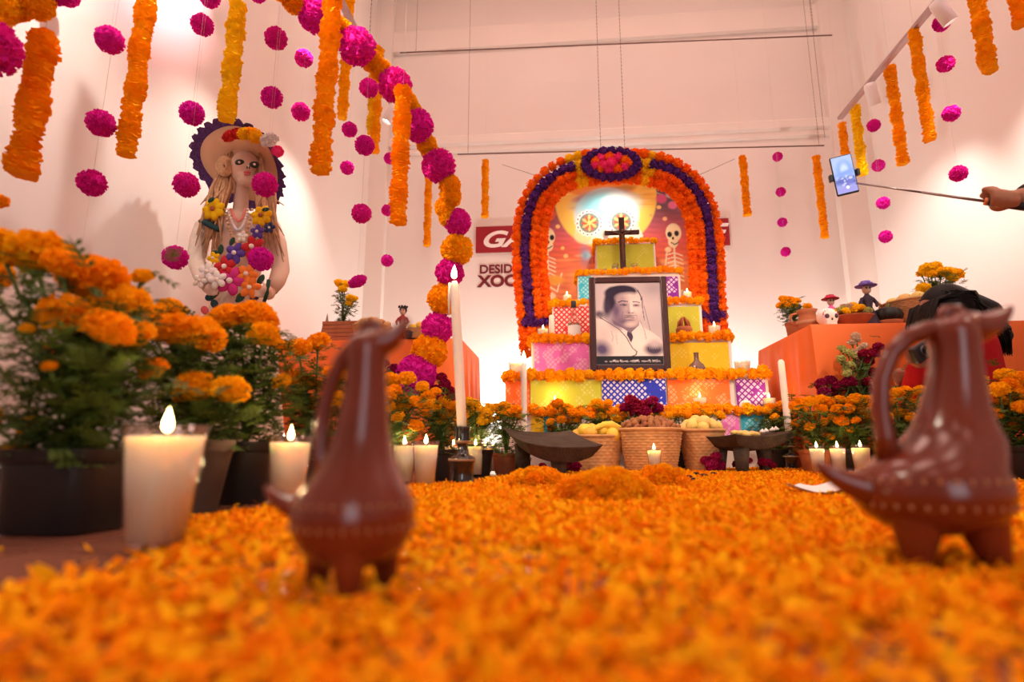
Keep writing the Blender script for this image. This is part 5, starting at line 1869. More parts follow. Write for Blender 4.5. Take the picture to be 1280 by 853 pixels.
for lab, p0, p1, wpx, m in [
    ('deep orange crepe streamer at the far left edge', (56, 42), (32, 220), 40, M_strip),
    ('long orange crepe streamer left of the skeleton lady hat', (192, -60), (170, 194), 28, M_strip),
    ('orange crepe streamer coloured as strongly lit, directly above the skeleton lady hat', (298, 4), (290, 150), 27, M_striplit),
    ('longest thick orange streamer right of the skeleton lady', (420, -70), (405, 216), 29, M_strip),
    ('narrow orange streamer beside the longest thick one', (440, -50), (433, 148), 15, M_strip),
    ('short orange streamer coloured as strongly lit, behind the big magenta pom-poms', (470, 62), (464, 168), 16, M_striplit),
    ('short orange streamer right behind the one coloured as strongly lit', (474, 60), (478, 190), 16, M_strip),
    ('thick orange streamer under the diagonal paper garland', (504, 110), (498, 280), 25, M_strip),
    ('thin orange streamer just left of the lower garland', (537, 190), (535, 308), 10.5, M_strip),
    ('thin orange streamer left of the flower arch on back wall', (607, 200), (606, 272), 10, M_strip),
    ('thin orange streamer right of the flower arch on back wall', (928, 195), (932, 270), 12, M_strip),
    ('thin orange streamer left of the raised phone', (1020, 195), (1029, 298), 12, M_strip),
    ('short orange streamer directly above the raised phone', (1052, 154), (1056, 212), 12.5, M_strip),
    ('orange streamer coloured as strongly lit, just right of the raised phone', (1068, 132), (1077, 219), 14, M_striplit),
    ('orange streamer between the two spotlights at right', (1112, 83), (1125, 206), 16, M_strip),
    ('orange streamer under the right light track, nearer one', (1142, 37), (1157, 176), 18, M_strip),
    ('wide orange streamer hanging near the upper right corner', (1214, -40), (1229, 91), 22, M_strip),
    ('orange streamer cut off at the upper right corner', (1264, -50), (1271, 31), 24, M_strip)]:
    streamer(lab, p0, p1, wpx, m)

# ================================================================== PAPER POM-POMS
def pompom(label, px, py, r, m=None, sq=1.0, strl=.22):
    R_ = .046
    dep = R_ * FPX / (r * .95)
    R_ *= .95
    p = att(px, py, dep)
    # keep in front of the walls
    for _ in range(40):
        if p.x < XL + .07 or p.x > XR - .07 or p.y > YB - .12:
            dep *= .97; R_ *= .97
            p = att(px, py, dep)
    t = thing('paper_pompom', label, 'pompom', p, 'hanging magenta paper pom-poms')
    o = head('paper_ball', 'pom', m or M_mag, (0, 0, 0), R_, t, None, 3)
    o.scale = (R_, R_, R_ * sq)
    MB().tube([(0, 0, R_ * .6), (0, 0, ZC - p.z)], .0003, 5).build('string', M_thread, t)
for lab, px, py, r in [
    ('magenta pom-pom right of the far left orange streamer', 137, 50, 18), ('magenta pom-pom halfway down left of the long orange streamer', 126, 154, 18),
    ('magenta pom-pom below the long orange streamer foot at left', 115, 229, 18), ('magenta pom-pom between the long and strongly lit orange streamers, highest', 253, 31, 14.5),
    ('magenta pom-pom up left of the skeleton lady hat', 240, 142, 16), ('magenta pom-pom touching the left lace of the hat', 233, 231, 17),
    ('magenta pom-pom beside the skeleton lady left elbow', 219, 322, 16.5), ('magenta pom-pom at top right of the strongly lit orange streamer', 345, 48, 15),
    ('small magenta pom-pom left of the longest streamer, upper', 380, 73, 12), ('magenta pom-pom above the white hat flower', 340, 122, 14.5),
    ('small magenta pom-pom left of the longest streamer, lower', 376, 140, 12.5), ('magenta pom-pom in front of the skeleton lady cheek', 331, 231, 17),
    ('magenta pom-pom in front of the skeleton lady bouquet', 326, 324, 16.5), ('magenta pom-pom just under the diagonal garland, upper', 461, 110, 13),
    ('magenta pom-pom between two orange streamers, middle', 456, 182, 13.5), ('small magenta pom-pom above the middle one', 437, 162, 10.5),
    ('small magenta pom-pom lowest near the longest streamer foot', 434, 210, 9.5), ('magenta pom-pom left of the thick garland streamer foot', 452, 267, 13.5),
    ('flattened magenta pom-pom over the wooden planter', 447, 352, 13.5), ('small magenta pom-pom above the bread basket', 484, 326, 8.5),
    ('tiny magenta pom-pom behind the thick garland streamer, upper', 487, 198, 8), ('tiny magenta pom-pom behind the thick garland streamer, lower', 484, 263, 8),
    ('magenta pom-pom cut by the top edge at left', 262, -4, 14), ('magenta pom-pom cut by the top edge near centre left', 322, -8, 12),
    ('magenta pom-pom cut by the top edge near far left', 84, -6, 15), ('magenta pom-pom peeking behind the big foreground marigold', 100, 328, 10),
    ('topmost small pom-pom of the column right of the arch', 972, 196, 6.6), ('second small pom-pom of the column right of the arch', 976, 240, 6.6),
    ('third small pom-pom of the column right of the arch', 978, 278, 6.6), ('lowest small pom-pom of the column right of the arch', 982, 315, 6.6),
    ('magenta pom-pom hanging below the farther right spotlight', 1092, 157, 8.5), ('magenta pom-pom right of the raised phone', 1098, 207, 8.3),
    ('magenta pom-pom just below the selfie stick', 1104, 254, 8.5), ('lowest magenta pom-pom under the selfie stick', 1107, 296, 8.6),
    ('magenta pom-pom hanging below the nearer right spotlight', 1177, 29, 11), ('magenta pom-pom upper right beside the wide streamer', 1182, 80, 11),
    ('magenta pom-pom right of the nearer orange streamer foot', 1189, 142, 11), ('magenta pom-pom just above the selfie stick', 1198, 217, 11)]:
    pompom(lab, px, py, r, sq=.6 if 'flattened' in lab else 1.0)

# ================================================================== DIAGONAL PAPER GARLANDS
def garland(label, items):
    pts = [att(px, py, dep) for (px, py, r, dep, kind) in items]
    o0 = pts[-1]
    g = thing('paper_garland', label, 'garland', o0)
    cord = MB().tube(pts, .004, 6)
    cord.build('cord', M_strip, g, o0)
    for (px, py, r, dep, kind), p in zip(items, pts):
        rr = r * dep / FPX
        head('magenta_puff' if kind == 'm' else 'orange_puff', 'pom', M_mag if kind == 'm' else (M_strip if kind == 'o' else M_striplit), p, rr, g, o0, 3)
G = [(336, -40, 18, 2.05, 'o'), (352, -18, 18, 2.1, 'o'), (368, 2, 15, 2.15, 'o'), (395, 18, 23, 2.2, 'm'), (414, 28, 15, 2.25, 'o'), (428, 38, 14, 2.3, 'o'), (446, 58, 23, 2.3, 'm'), (464, 76, 14, 2.38, 'o'), (476, 88, 14, 2.4, 'o'), (494, 107, 21, 2.4, 'm'),
     (508, 128, 14, 2.48, 'o'), (516, 138, 12, 2.5, 'o'), (521, 157, 20.5, 2.5, 'm'), (533, 180, 13, 2.58, 'o'), (538, 190, 12, 2.6, 'o'), (548, 207, 21, 2.6, 'm'), (562, 232, 14, 2.62, 'o'), (563, 246, 14, 2.63, 'o'), (556, 260, 13, 2.64, 'o'), (560, 272, 12, 2.64, 'o'), (572, 278, 17, 2.65, 'm'),
     (571, 312, 20, 2.66, 'o'), (562, 341, 18, 2.66, 'm'), (554, 374, 20, 2.66, 'o'), (547, 410, 20, 2.66, 'm'), (536, 440, 23, 2.64, 'o'), (521, 468, 25, 2.6, 'm')]
garland('long diagonal garland of alternating magenta and orange paper puffs', G)
garland('orange and magenta garland end in the upper left corner', [(-40, 20, 34, 1.3, 'o'), (-14, 58, 34, 1.3, 'm'), (-10, 6, 28, 1.35, 'o'), (16, 4, 22, 1.4, 'o'), (46, 4, 20, 1.4, 'o'), (70, -16, 20, 1.42, 'm')])
o = head('loose_marigold', 'mari', M_orange, att(-4, 252, 1.2), .022); tag(o, 'orange blossom at left picture edge above the foreground marigold', 'flower')

# ================================================================== SKELETON LADY FIGURE
YC_ = 2.28
def C(px, py, dy=0.0):
    return at(px, py, YC_ + dy)
fb0 = C(300, 300); base = Vector((fb0.x, YC_ + .03, 0))
lady = thing('skeleton_lady', 'tall skeleton lady figure in wide lace hat with flower bouquet', 'figure', base)
sc_ = mpp(C(300, 300))
def LB(mb, name, m, parent=None, sm=True):
    return mb.build(name, m, parent or lady, base, smooth=sm)
M_bone = mat('painted_bone', (.72, .50, .38), .55, .3, var=.06)
M_cream = mat('cream_lace', (.80, .62, .48), .85, .1, var=.1, vscale=40, bump=.3, bscale=200)
M_hatst = mat('straw_felt', (.74, .46, .29), .85, .1, var=.06)
M_lace = mat('purple_lace', (.12, .06, .22), .85, .1, var=.5, vscale=120)
M_blond = mat('blond_hair', (.60, .36, .19), .6, .3, var=.3, vscale=60)
sk = MB()
hd_c = C(307, 212)
sk.sphere(hd_c, (18.5 * sc_, 20 * sc_, 23 * sc_), 22, 16, rot=(.12, 0, .25))
sk.sphere(C(308, 224, -10.5 * sc_), (11 * sc_, 9 * sc_, 10 * sc_), 14, 10)
sk.sphere(C(311, 207, -19.5 * sc_), (1.8 * sc_, 2.4 * sc_, 3.4 * sc_), 10, 8)
sk.capsule(C(303, 232, .01), C(300, 270, .02), 8.5 * sc_, 9.5 * sc_)
sk.capsule(C(262, 284, .03), C(336, 286, .03), 15 * sc_, 15 * sc_)
sk.capsule(C(298, 290, .03), C(298, 350, .04), 28 * sc_, 20 * sc_)
sk.capsule(C(298, 350, .04), C(298, 400, .05), 20 * sc_, 34 * sc_)
for pts, rr in (([C(256, 288, .02), C(245, 325, -.02), C(266, 366, -.10)], [10, 9, 6.5]), ([C(340, 290, .02), C(351, 338, -.02), C(336, 368, -.10)], [10, 9, 6.5])):
    sk.capsule(pts[0], pts[1], rr[0] * sc_, rr[1] * sc_)
    sk.capsule(pts[1], pts[2], rr[1] * sc_, rr[2] * sc_)
    hnd = pts[2]
    sk.capsule(hnd, hnd + Vector((0, -.02, .012)), 7 * sc_, 6 * sc_)
    inw = 1 if hnd.x < base.x else -1
    for k_ in range(4):
        f0 = hnd + Vector((inw * .018, -.022, .022 - k_ * .013))
        sk.capsule(f0, f0 + Vector((inw * (.028 - abs(k_ - 1.5) * .004), -.012, .002)), .0065, .0055, 8)
    sk.capsule(hnd + Vector((0, -.02, .02)), hnd + Vector((inw * .012, -.035, .042)), .007, .005, 8)
remesh(LB(sk, 'body', M_bone), .006)
ey = MB()
for (px, py) in ((300, 203.5), (318, 206)):
    ey.sphere(C(px, py, -17.5 * sc_), (6.2 * sc_, 4.4 * sc_, 4.2 * sc_), 12, 8, rot=(0, -.15, .3))
LB(ey, 'eye_sockets', M_black)
ew = MB()
for (px, py) in ((299, 203), (318, 205.5)):
    ew.sphere(C(px, py, -21.6 * sc_), (1.6 * sc_, 1.6 * sc_, 1.4 * sc_), 8, 6)
LB(ew, 'eyes', M_signw)
ns = MB()
for dx in (-1.2, 1.6):
    ns.sphere(C(310 + dx, 209.5, -22.0 * sc_), (.9 * sc_, .9 * sc_, 1.8 * sc_), 6, 5)
LB(ns, 'nostrils', M_black)
lp_ = MB().sphere(C(309, 215.5, -20.5 * sc_), (4.6 * sc_, 2 * sc_, 1.7 * sc_), 12, 8, rot=(0, 0, .2))
lp_.sphere(C(309, 218, -20.3 * sc_), (4.0 * sc_, 2 * sc_, 1.6 * sc_), 12, 8, rot=(0, 0, .2))
LB(lp_, 'lips', mat('lip_paint', (.55, .12, .12), .4))
# dress
dr = MB()
def ring(py, rx, dy, ry=None):
    return (C(299, py, dy), rx * sc_, (ry or rx * .75) * sc_)
rings_ = []
z400 = C(299, 395, .04).z
prof = [(272, 16, .02), (280, 30, .02), (292, 34, .02), (310, 33, .02), (330, 28, .02), (350, 24, .03), (365, 28, .03), (385, 36, .03), (400, 42, .03)]
vs_, fs = [], []
n = 40
levels = [(C(299, a, d_), r_ * sc_) for a, r_, d_ in prof]
zl = levels[-1][0].z
for f in (.8, .6, .4, .2, .01):
    levels.append((Vector((levels[-1][0].x, base.y, zl * f)), (42 + (1 - f) * 28) * sc_))
for c_, r_ in levels:
    for i in range(n):
        a = 2 * PI * i / n
        pl_ = 1 + (.05 * math.sin(a * 9) if c_.z < zl + .05 else 0)
        vs_.append(Vector((c_.x + r_ * pl_ * math.cos(a), base.y + .0 + r_ * .72 * pl_ * math.sin(a), c_.z)))
for j in range(len(levels) - 1):
    for i in range(n):
        k2 = (i + 1) % n
        fs.append((j * n + i, (j + 1) * n + i, (j + 1) * n + k2, j * n + k2))
dr.add(vs_, fs)
LB(dr, 'dress', M_cream)
slv = MB()
slv.tube([C(256, 284, .02), C(250, 300, .0), C(245, 326, -.02), C(252, 345, -.06), C(262, 360, -.09)], [12 * sc_, 11.5 * sc_, 10.5 * sc_, 9.5 * sc_, 8 * sc_], 16)
LB(slv, 'lace_sleeve', mat('white_lace', (.86, .74, .62), .85, var=.1, vscale=40, bump=.3, bscale=200))
slv = MB()
slv.tube([C(339, 286, .02), C(346, 305, .0), C(351, 338, -.02), C(346, 352, -.06), C(339, 362, -.09)], [12 * sc_, 11.5 * sc_, 10.5 * sc_, 9.5 * sc_, 8 * sc_], 16)
LB(slv, 'lace_sleeve', M_bone)
LB(MB().tube([C(254, 278, -.02), C(262, 280, -.07), C(274, 288, -.08)], [6 * sc_, 9 * sc_, 5 * sc_], 10, flat=.5), 'dark_ruffle', mat('teal_cloth', (.02, .06, .07), .8))
# skirt print blossoms
for i, (px, py, m_c) in enumerate([(262, 372, 'teal'), (268, 380, 'teal'), (300, 372, 'leaf'), (318, 372, 'blue'), (256, 388, 'red'), (275, 390, 'red'), (331, 386, 'red')]):
    mm = {'teal': mat('teal_cloth', (0, 0, 0)), 'leaf': M_leaf, 'blue': mat('navy_cloth', (.03, .04, .12), .8), 'red': mat('rose_cloth', (.6, .08, .10), .8)}[m_c]
    LB(MB().sphere(C(px, py, -.11 if py > 370 else -.10), (6 * sc_, 2 * sc_, 4.5 * sc_), 10, 6, rot=(0, i, 0)), 'appliqued_leaf', mm)
# hat
ax = (C(305, 200, -.10) - C(305, 196, .10)).normalized()
hat_c = C(303, 204, .035)
nrm = Vector((0.05, .62, .74)).normalized()
q3 = nrm.to_track_quat('Z', 'Y').to_matrix()
Rb = 50 * sc_
brim = MB().lathe([(.36 * Rb, 0.0), (.7 * Rb, -.03 * Rb), (1.0 * Rb, -.10 * Rb), (1.0 * Rb, -.07 * Rb), (.7 * Rb, .02 * Rb), (.36 * Rb, .05 * Rb)], 56, hat_c, close=False, mat3=q3,
                   rfun=lambda r, z, a, j: r * (1 + .05 * math.sin(a * 3 + 1) * (r > .9 * Rb)))
hat = LB(brim, 'hat_brim', M_hatst)
LB(MB().lathe([(.38 * Rb, 0), (.36 * Rb, .3 * Rb), (.26 * Rb, .42 * Rb), (.001, .44 * Rb)], 32, hat_c, mat3=q3), 'hat_crown', M_hatst)
lac = MB().lathe([(.93 * Rb, -.05 * Rb), (1.02 * Rb, -.10 * Rb), (1.16 * Rb, -.17 * Rb), (1.22 * Rb, -.20 * Rb)], 140, hat_c, close=False, mat3=q3,
                 rfun=lambda r, z, a, j: r * (1 + (.035 * math.sin(a * 26) + .02 * math.sin(a * 53)) * (j > 1) + .03 * math.sin(a * 3 + 1)))
LB(lac, 'lace_trim', M_lace)
hatfl = [(287, 171, 9, mat('red_felt', (.70, .03, .03), .8)), (296, 167, 7, mat('red_felt', (0, 0, 0))), (306, 168, 9, M_yellow), (319, 170, 9, M_orange), (337, 176, 11, M_signw), (347, 189, 7, M_pink), (312, 164, 6, M_orange)]
for px, py, r_, m in hatfl:
    head('hat_flower', 'mari', m, C(px, py, -.135) - base, r_ * sc_, lady, None, 1)
# hair
hr = MB()
rd = random.Random(5)
for i in range(70):
    s_ = -1 if i % 2 else 1
    px0 = 304 + s_ * rd.uniform(13, 24)
    x1 = 304 + s_ * rd.uniform(14, 40)
    x2 = 300 + s_ * rd.uniform(18, 56)
    yend = rd.uniform(255, 330)
    d0 = rd.uniform(-.02, .06)
    hr.tube([C(px0, rd.uniform(190, 205), d0), C(x1, 235, d0 - .03), C((x1 + x2) / 2, (235 + yend) / 2, d0 - .06), C(x2, yend, d0 - rd.uniform(.04, .09))],
            [1.6 * sc_, 2.2 * sc_, 1.9 * sc_, .5 * sc_], 5)
LB(hr, 'hair', M_blond)
bun = MB()
for k_ in range(4):
    bun.tube([C(281 + 9 * math.cos(a) * (1 - k_ * .22), 208 + 11 * math.sin(a) * (1 - k_ * .22), -.05 - k_ * .006) for a in np.linspace(0, 2 * PI, 17)], 2.6 * sc_, 6, caps=False)
LB(bun, 'hair_rosette', M_blond)
# necklaces
for nm_, w_, dp, m in (('pearl_necklace', 12, 26, M_sugar), ('coral_necklace', 9, 14, mat('coral_bead', (.75, .25, .20), .4)), ('wooden_bead_necklace', 17, 42, mat('amber_bead', (.72, .45, .25), .4))):
    nk = MB()
    for i in range(26):
        f = i / 25 * 2 - 1
        nk.sphere(C(298 + w_ * f, 262 + dp * (1 - f * f), -.075 - .03 * (1 - f * f)), 1.9 * sc_, 7, 5)
    LB(nk, nm_, m)
# cloth flowers: five-petal blooms
def bloom(px, py, r_, m, dy=-.13, n=5, cen=None):
    mb = MB()
    c_ = C(px, py, dy)
    for i in range(n):
        a = 2 * PI * i / n + px
        mb.sphere(c_ + Vector((math.cos(a) * r_ * .55 * sc_, 0, math.sin(a) * r_ * .55 * sc_)), (r_ * .52 * sc_, r_ * .22 * sc_, r_ * .36 * sc_), 10, 7, rot=(0, -a, 0))
    o = LB(mb, 'cloth_flower', m)
    LB(MB().sphere(c_ + Vector((0, -r_ * .2 * sc_, 0)), r_ * .22 * sc_, 8, 6), 'flower_centre', cen or M_sugar)
    return o
mred = mat('red_cloth', (.55, .02, .025), .8)
mpur = mat('violet_cloth', (.10, .05, .30), .8)
mmag = mat('magenta_cloth', (.60, .03, .22), .8)
mor = mat('orange_cloth', (.85, .22, .03), .8)
for a in [(267, 262, 14, M_yellow, -.09, 7, M_terra), (327, 270, 13, M_yellow, -.09, 7, M_terra), (294, 317, 13, mpur), (316, 309, 14, mred), (282, 334, 14, mred), (289, 352, 17, mmag), (309, 343, 13, mor), (313, 360, 13, mor),
          (267, 323, 8, M_yellow), (322, 290, 9, mpur), (337, 285, 7, mat('navy_cloth', (0, 0, 0))), (303, 296, 7, M_sugar), (259, 340, 12, M_sugar, -.14), (272, 350, 11, M_sugar, -.15), (250, 351, 9, M_sugar, -.14)]:
    bloom(*a)
lf = MB()
for (px, py, r_) in [(290, 302, 7), (276, 312, 8), (270, 316, 6), (300, 338, 8), (326, 350, 9), (268, 368, 9), (300, 374, 8), (264, 250, 6), (332, 262, 6)]:
    lf.sphere(C(px, py, -.115), (r_ * .8 * sc_, 1.5 * sc_, r_ * .45 * sc_), 10, 6, rot=(0, px * .7, 0))
LB(lf, 'cloth_leaves', mat('dark_green_cloth', (.02, .07, .045), .8))
LB(MB().tube([C(336, 350, -.13), C(334, 366, -.13), C(330, 378, -.12)], [2.2 * sc_, 2 * sc_, 2 * sc_], 6), 'flower_stalk', mat('dark_green_cloth', (0, 0, 0)))

# ================================================================== KNEELING PERSON (right, behind the larger jug)
YK = 2.42
def K(px, py, dy=0.0):
    return at(px, py, YK + dy)
ks = mpp(K(1200, 420))
kb = Vector((K(1205, 500).x, YK, 0))
kn = thing('person', 'kneeling person in red bending forward, long black hair over back', 'person', kb)
def KB(mb, name, m, vox=None):
    o = mb.build(name, m, kn, kb)
    if vox:
        remesh(o, vox)
    return o
pelv = Vector((K(1226, 500).x, YK + .05, .25)); shl = K(1198, 436, -.11); shr = K(1208, 430, .11)
headc = K(1183, 393)
bd = MB()
bd.sphere(headc, (.078, .085, .105), 20, 14, rot=(0, -.9, 0))
bd.sphere(headc + Vector((-.062, 0, -.055)), (.02, .014, .02), 10, 8)
bd.sphere(headc + Vector((-.035, 0, -.09)), (.045, .045, .04), 12, 8)
bd.capsule(headc + Vector((.03, 0, -.03)), (shl + shr) / 2 + Vector((0, 0, .03)), .05, .052)
bd.capsule(shl, shr, .062, .062)
bd.capsule((shl + shr) / 2, pelv, .10, .115)
elbL = K(1150, 482, -.16); handL = K(1150, 455, -.24)
elbR = K(1252, 470, .10)
bd.capsule(shl, elbL, .05, .042); bd.capsule(elbL, handL, .038, .027)
bd.capsule(handL, handL + Vector((-.02, -.01, .03)), .026, .024)
for k_ in range(4):
    f0 = handL + Vector((-.022 - .003 * k_, -.035, .052 - k_ * .019))
    bd.capsule(handL + Vector((-.005, -.015, .045 - k_ * .017)), f0, .0095, .009, 8)
    bd.capsule(f0, f0 + Vector((-.035 + abs(k_ - 1) * .004, .006, .004)), .009, .0075, 8)
bd.capsule(handL + Vector((-.005, .01, .045)), handL + Vector((-.045, .012, .068)), .010, .008, 8)
elbR = shr + Vector((-.03, .10, -.22)); handR = handL + Vector((.03, .16, -.03))
bd.capsule(shr, elbR, .05, .042); bd.capsule(elbR, handR, .038, .027)
bd.capsule(handR, handR + Vector((-.03, -.02, .01)), .026, .022)
for k_ in range(4):
    bd.capsule(handR + Vector((-.03, -.025, .02 - k_ * .017)), handR + Vector((-.068 + abs(k_ - 1) * .005, -.05, .016 - k_ * .017)), .009, .0075, 8)
for s_ in (-1, 1):
    hip = pelv + Vector((0, s_ * .09, -.02)); knee = Vector((pelv.x - .22, YK + .12 + s_ * .12, .075)); ank = Vector((pelv.x + .06, YK + .05 + s_ * .12, .055))
    bd.capsule(hip, knee, .085, .062); bd.capsule(knee, ank, .058, .042)
    bd.capsule(ank, ank + Vector((.16, 0, -.02)), .042, .03)
KB(bd, 'body', M_skin, .009)
M_redsh = mat('red_knit', (.42, .012, .016), .85, .1, var=.15, vscale=30)
sh = MB()
sh.capsule(shl, shr, .078, .078)
sh.capsule((shl + shr) / 2, pelv, .118, .13)
sh.capsule(shl, elbL, .066, .060); sh.capsule(elbL, elbL.lerp(handL, .72), .056, .045)
sh.capsule(shr, elbR, .066, .060); sh.capsule(elbR, elbR.lerp(handR, .72), .056, .045)
KB(sh, 'red_top', M_redsh, .011)
tr = MB()
for s_ in (-1, 1):
    hip = pelv + Vector((0, s_ * .09, -.02)); knee = Vector((pelv.x - .22, YK + .12 + s_ * .12, .085)); ank = Vector((pelv.x + .06, YK + .05 + s_ * .12, .06))
    tr.capsule(hip, knee, .10, .076); tr.capsule(knee, ank, .072, .055)
KB(tr, 'trousers', mat('dark_denim', (.02, .022, .035), .85), .012)
M_bhair = mat('black_hair', (.004, .0035, .0035), .5, .2, var=.4, vscale=90)
ha = MB()
ha.sphere(headc + Vector((.012, 0, .022)), (.098, .098, .108), 22, 16, rot=(0, -.6, 0))
ha.capsule(headc + Vector((.03, 0, .03)), K(1232, 392, .0), .088, .06)
ha.capsule(K(1232, 392), K(1256, 420), .055, .03)
ha.capsule(headc + Vector((-.05, 0, .0)), headc + Vector((-.075, 0, -.06)), .06, .03)
hob = KB(ha, 'hair_mass', M_bhair, .010)
st = MB()
rd = random.Random(9)
for i in range(260):
    v0 = rd.uniform(-.095, .095)
    a0 = headc + Vector((rd.uniform(-.05, .04), v0, .10 - abs(v0) * .4 + rd.uniform(-.01, .015)))
    e = rd.uniform(-1, 1)
    st.tube([a0, K(1212 + rd.uniform(-5, 8), 366 + rd.uniform(-2, 14), v0 * .9), K(1238, 390 + rd.uniform(-4, 14), v0 * .8), K(1256 + rd.uniform(-6, 8), 412 + rd.uniform(-4, 16), v0 * .6), K(1258 + rd.uniform(-8, 8), 432 + rd.uniform(-6, 14), v0 * .5)],
            [.003, .0045, .004, .003, .0008], 5)
for i in range(50):
    v0 = rd.uniform(-.095, .08)
    a0 = headc + Vector((rd.uniform(-.03, .05), v0, .10 - abs(v0) * .4))
    st.tube([a0, headc + Vector((-.085, v0 * 1.05, .04)), headc + Vector((-.115, v0, -.04)), headc + Vector((-.11 + rd.uniform(-.01, .02), v0, -.10))], [.006, .008, .006, .001], 5)
KB(st, 'hair_strands', M_bhair)
# dark phone held by the kneeling person
ph = K(1152, 440, -.29)
t = thing('compact_camera', 'black compact camera held by the kneeling person', 'camera', ph)
bevel(MB().box((0, 0, 0), (.085, .028, .06), (0, -.5, .3)).build('body', M_black, t, smooth=False), .008, 3)
MB().lathe([(.001, 0), (.022, 0), (.022, .02), (.018, .02), (.001, .016)], 20, mat3=Euler((PI / 2, 0, .3)).to_matrix()).build('lens', M_blackgl, t)

# ================================================================== STANDING PERSON WITH SELFIE STICK (mostly outside the frame)
YS = 1.92
hand = at(1252, 251, YS)
pb_ = Vector((hand.x + .62, YS - .05, 0))
sp = thing('person', 'standing person in dark jacket holding selfie stick at right edge', 'person', pb_)
def SB(mb, name, m, vox=None):
    o = mb.build(name, m, sp, pb_)
    if vox:
        remesh(o, vox)
    return o
stick_a = at(1070, 229, 2.06); stick_b = at(1262, 256, YS - .01)
sd = (stick_b - stick_a).normalized()
B = lambda x, y, z: pb_ + Vector((x, y, z))
sb = MB()
sb.sphere(B(-.02, 0, 1.60), (.078, .072, .108), 20, 14)
sb.sphere(B(-.098, 0, 1.585), (.016, .014, .022), 8, 6)
sb.sphere(B(-.075, 0, 1.535), (.022, .03, .016), 10, 6)
for s_ in (-1, 1):
    sb.sphere(B(0.0, s_ * .075, 1.59), (.018, .01, .03), 8, 6)
sb.capsule(B(0, 0, 1.54), B(.01, 0, 1.42), .052, .058)
sb.capsule(B(.01, -.17, 1.38), B(.01, .17, 1.38), .065, .065)
sb.capsule(B(.01, 0, 1.32), B(.01, 0, .98), .14, .13)
for s_ in (-1, 1):
    sb.capsule(B(.01, s_ * .09, .94), B(0, s_ * .10, .50), .09, .062)
    sb.capsule(B(0, s_ * .10, .50), B(.02, s_ * .10, .09), .058, .042)
    sb.capsule(B(.02, s_ * .10, .045), B(-.15, s_ * .11, .035), .042, .034)
shd = B(.01, .17, 1.37); elb = hand + Vector((.27, .06, .06)); wri = hand + Vector((.055, .008, .012))
sb.capsule(shd, elb, .05, .043); sb.capsule(elb, wri, .042, .028)
# fist round the grip: palm, four wrapped fingers, thumb along the stick
side = Vector((0, -1, 0)); upv = Vector((0, 0, 1))
sb.capsule(wri, hand + Vector((.005, .018, .0)), .028, .030)
for k_ in range(4):
    c_ = hand + sd * (-.036 + k_ * .021)
    ln = (.0, .004, .002, -.004)[k_]
    pts = [c_ + Vector((0, .020, .022)), c_ + Vector((0, -.004, .030)), c_ + Vector((0, -.024, .016)), c_ + Vector((0, -.026, -.008)), c_ + Vector((0, -.012, -.024 - ln))]
    rr = [.0105, .0105, .010, .0095, .0085]
    for i in range(4):
        sb.capsule(pts[i], pts[i + 1], rr[i], rr[i + 1], 10)
    sb.capsule(c_ + Vector((0, .020, .022)), hand + Vector((.02, .02, .004)), .012, .018, 10)
sb.capsule(hand + Vector((.02, .012, .018)), hand + sd * -.02 + Vector((0, -.005, .036)), .013, .011, 10)
sb.capsule(hand + sd * -.02 + Vector((0, -.005, .036)), hand + sd * -.05 + Vector((0, -.008, .028)), .011, .009, 10)
sh2 = B(.01, -.17, 1.37); el2 = B(.0, -.22, 1.10); wr2 = B(-.03, -.21, .86)
sb.capsule(sh2, el2, .05, .043); sb.capsule(el2, wr2, .042, .028); sb.capsule(wr2, wr2 + Vector((-.01, .01, -.07)), .028, .026)
for k_ in range(4):
    f0 = wr2 + Vector((-.035 + k_ * .019, .01, -.085))
    sb.capsule(f0, f0 + Vector((-.004, .012, -.045)), .009, .0085, 8)
    sb.capsule(f0 + Vector((-.004, .012, -.045)), f0 + Vector((-.004, .03, -.068 + abs(k_ - 1) * .006)), .0085, .007, 8)
sb.capsule(wr2 + Vector((-.02, .02, -.03)), wr2 + Vector((-.045, .035, -.085)), .011, .008, 8)
SB(sb, 'body', M_skin, .0065)
M_jack = mat('dark_jacket', (.022, .022, .024), .8, .2, var=.2, vscale=30)
jk = MB()
jk.capsule(B(.01, -.17, 1.38), B(.01, .17, 1.38), .085, .085)
jk.capsule(B(.01, 0, 1.32), B(.01, 0, .96), .165, .16)
jk.capsule(shd, elb, .072, .062); jk.capsule(elb, elb.lerp(wri, .74), .060, .048)
jk.capsule(sh2, el2, .072, .062); jk.capsule(el2, el2.lerp(wr2, .85), .060, .046)
SB(jk, 'jacket', M_jack, .012)
tr = MB()
for s_ in (-1, 1):
    tr.capsule(B(.01, s_ * .09, .94), B(0, s_ * .10, .50), .108, .08)
    tr.capsule(B(0, s_ * .10, .50), B(.02, s_ * .10, .12), .078, .062)
SB(tr, 'trousers', mat('dark_denim', (.02, .022, .035), .85), .014)
SB(MB().sphere(B(.01, 0, 1.635), (.088, .084, .09), 20, 14), 'hair', M_bhair)
ey = MB()
for s_ in (-1, 1):
    ey.sphere(B(-.088, s_ * .03, 1.605), .011, 8, 6)
SB(ey, 'eyes', M_black)
for s_ in (-1, 1):
    SB(MB().capsule(B(.03, s_ * .10, .04), B(-.16, s_ * .11, .038), .052, .042), 'shoe', M_blackpot)
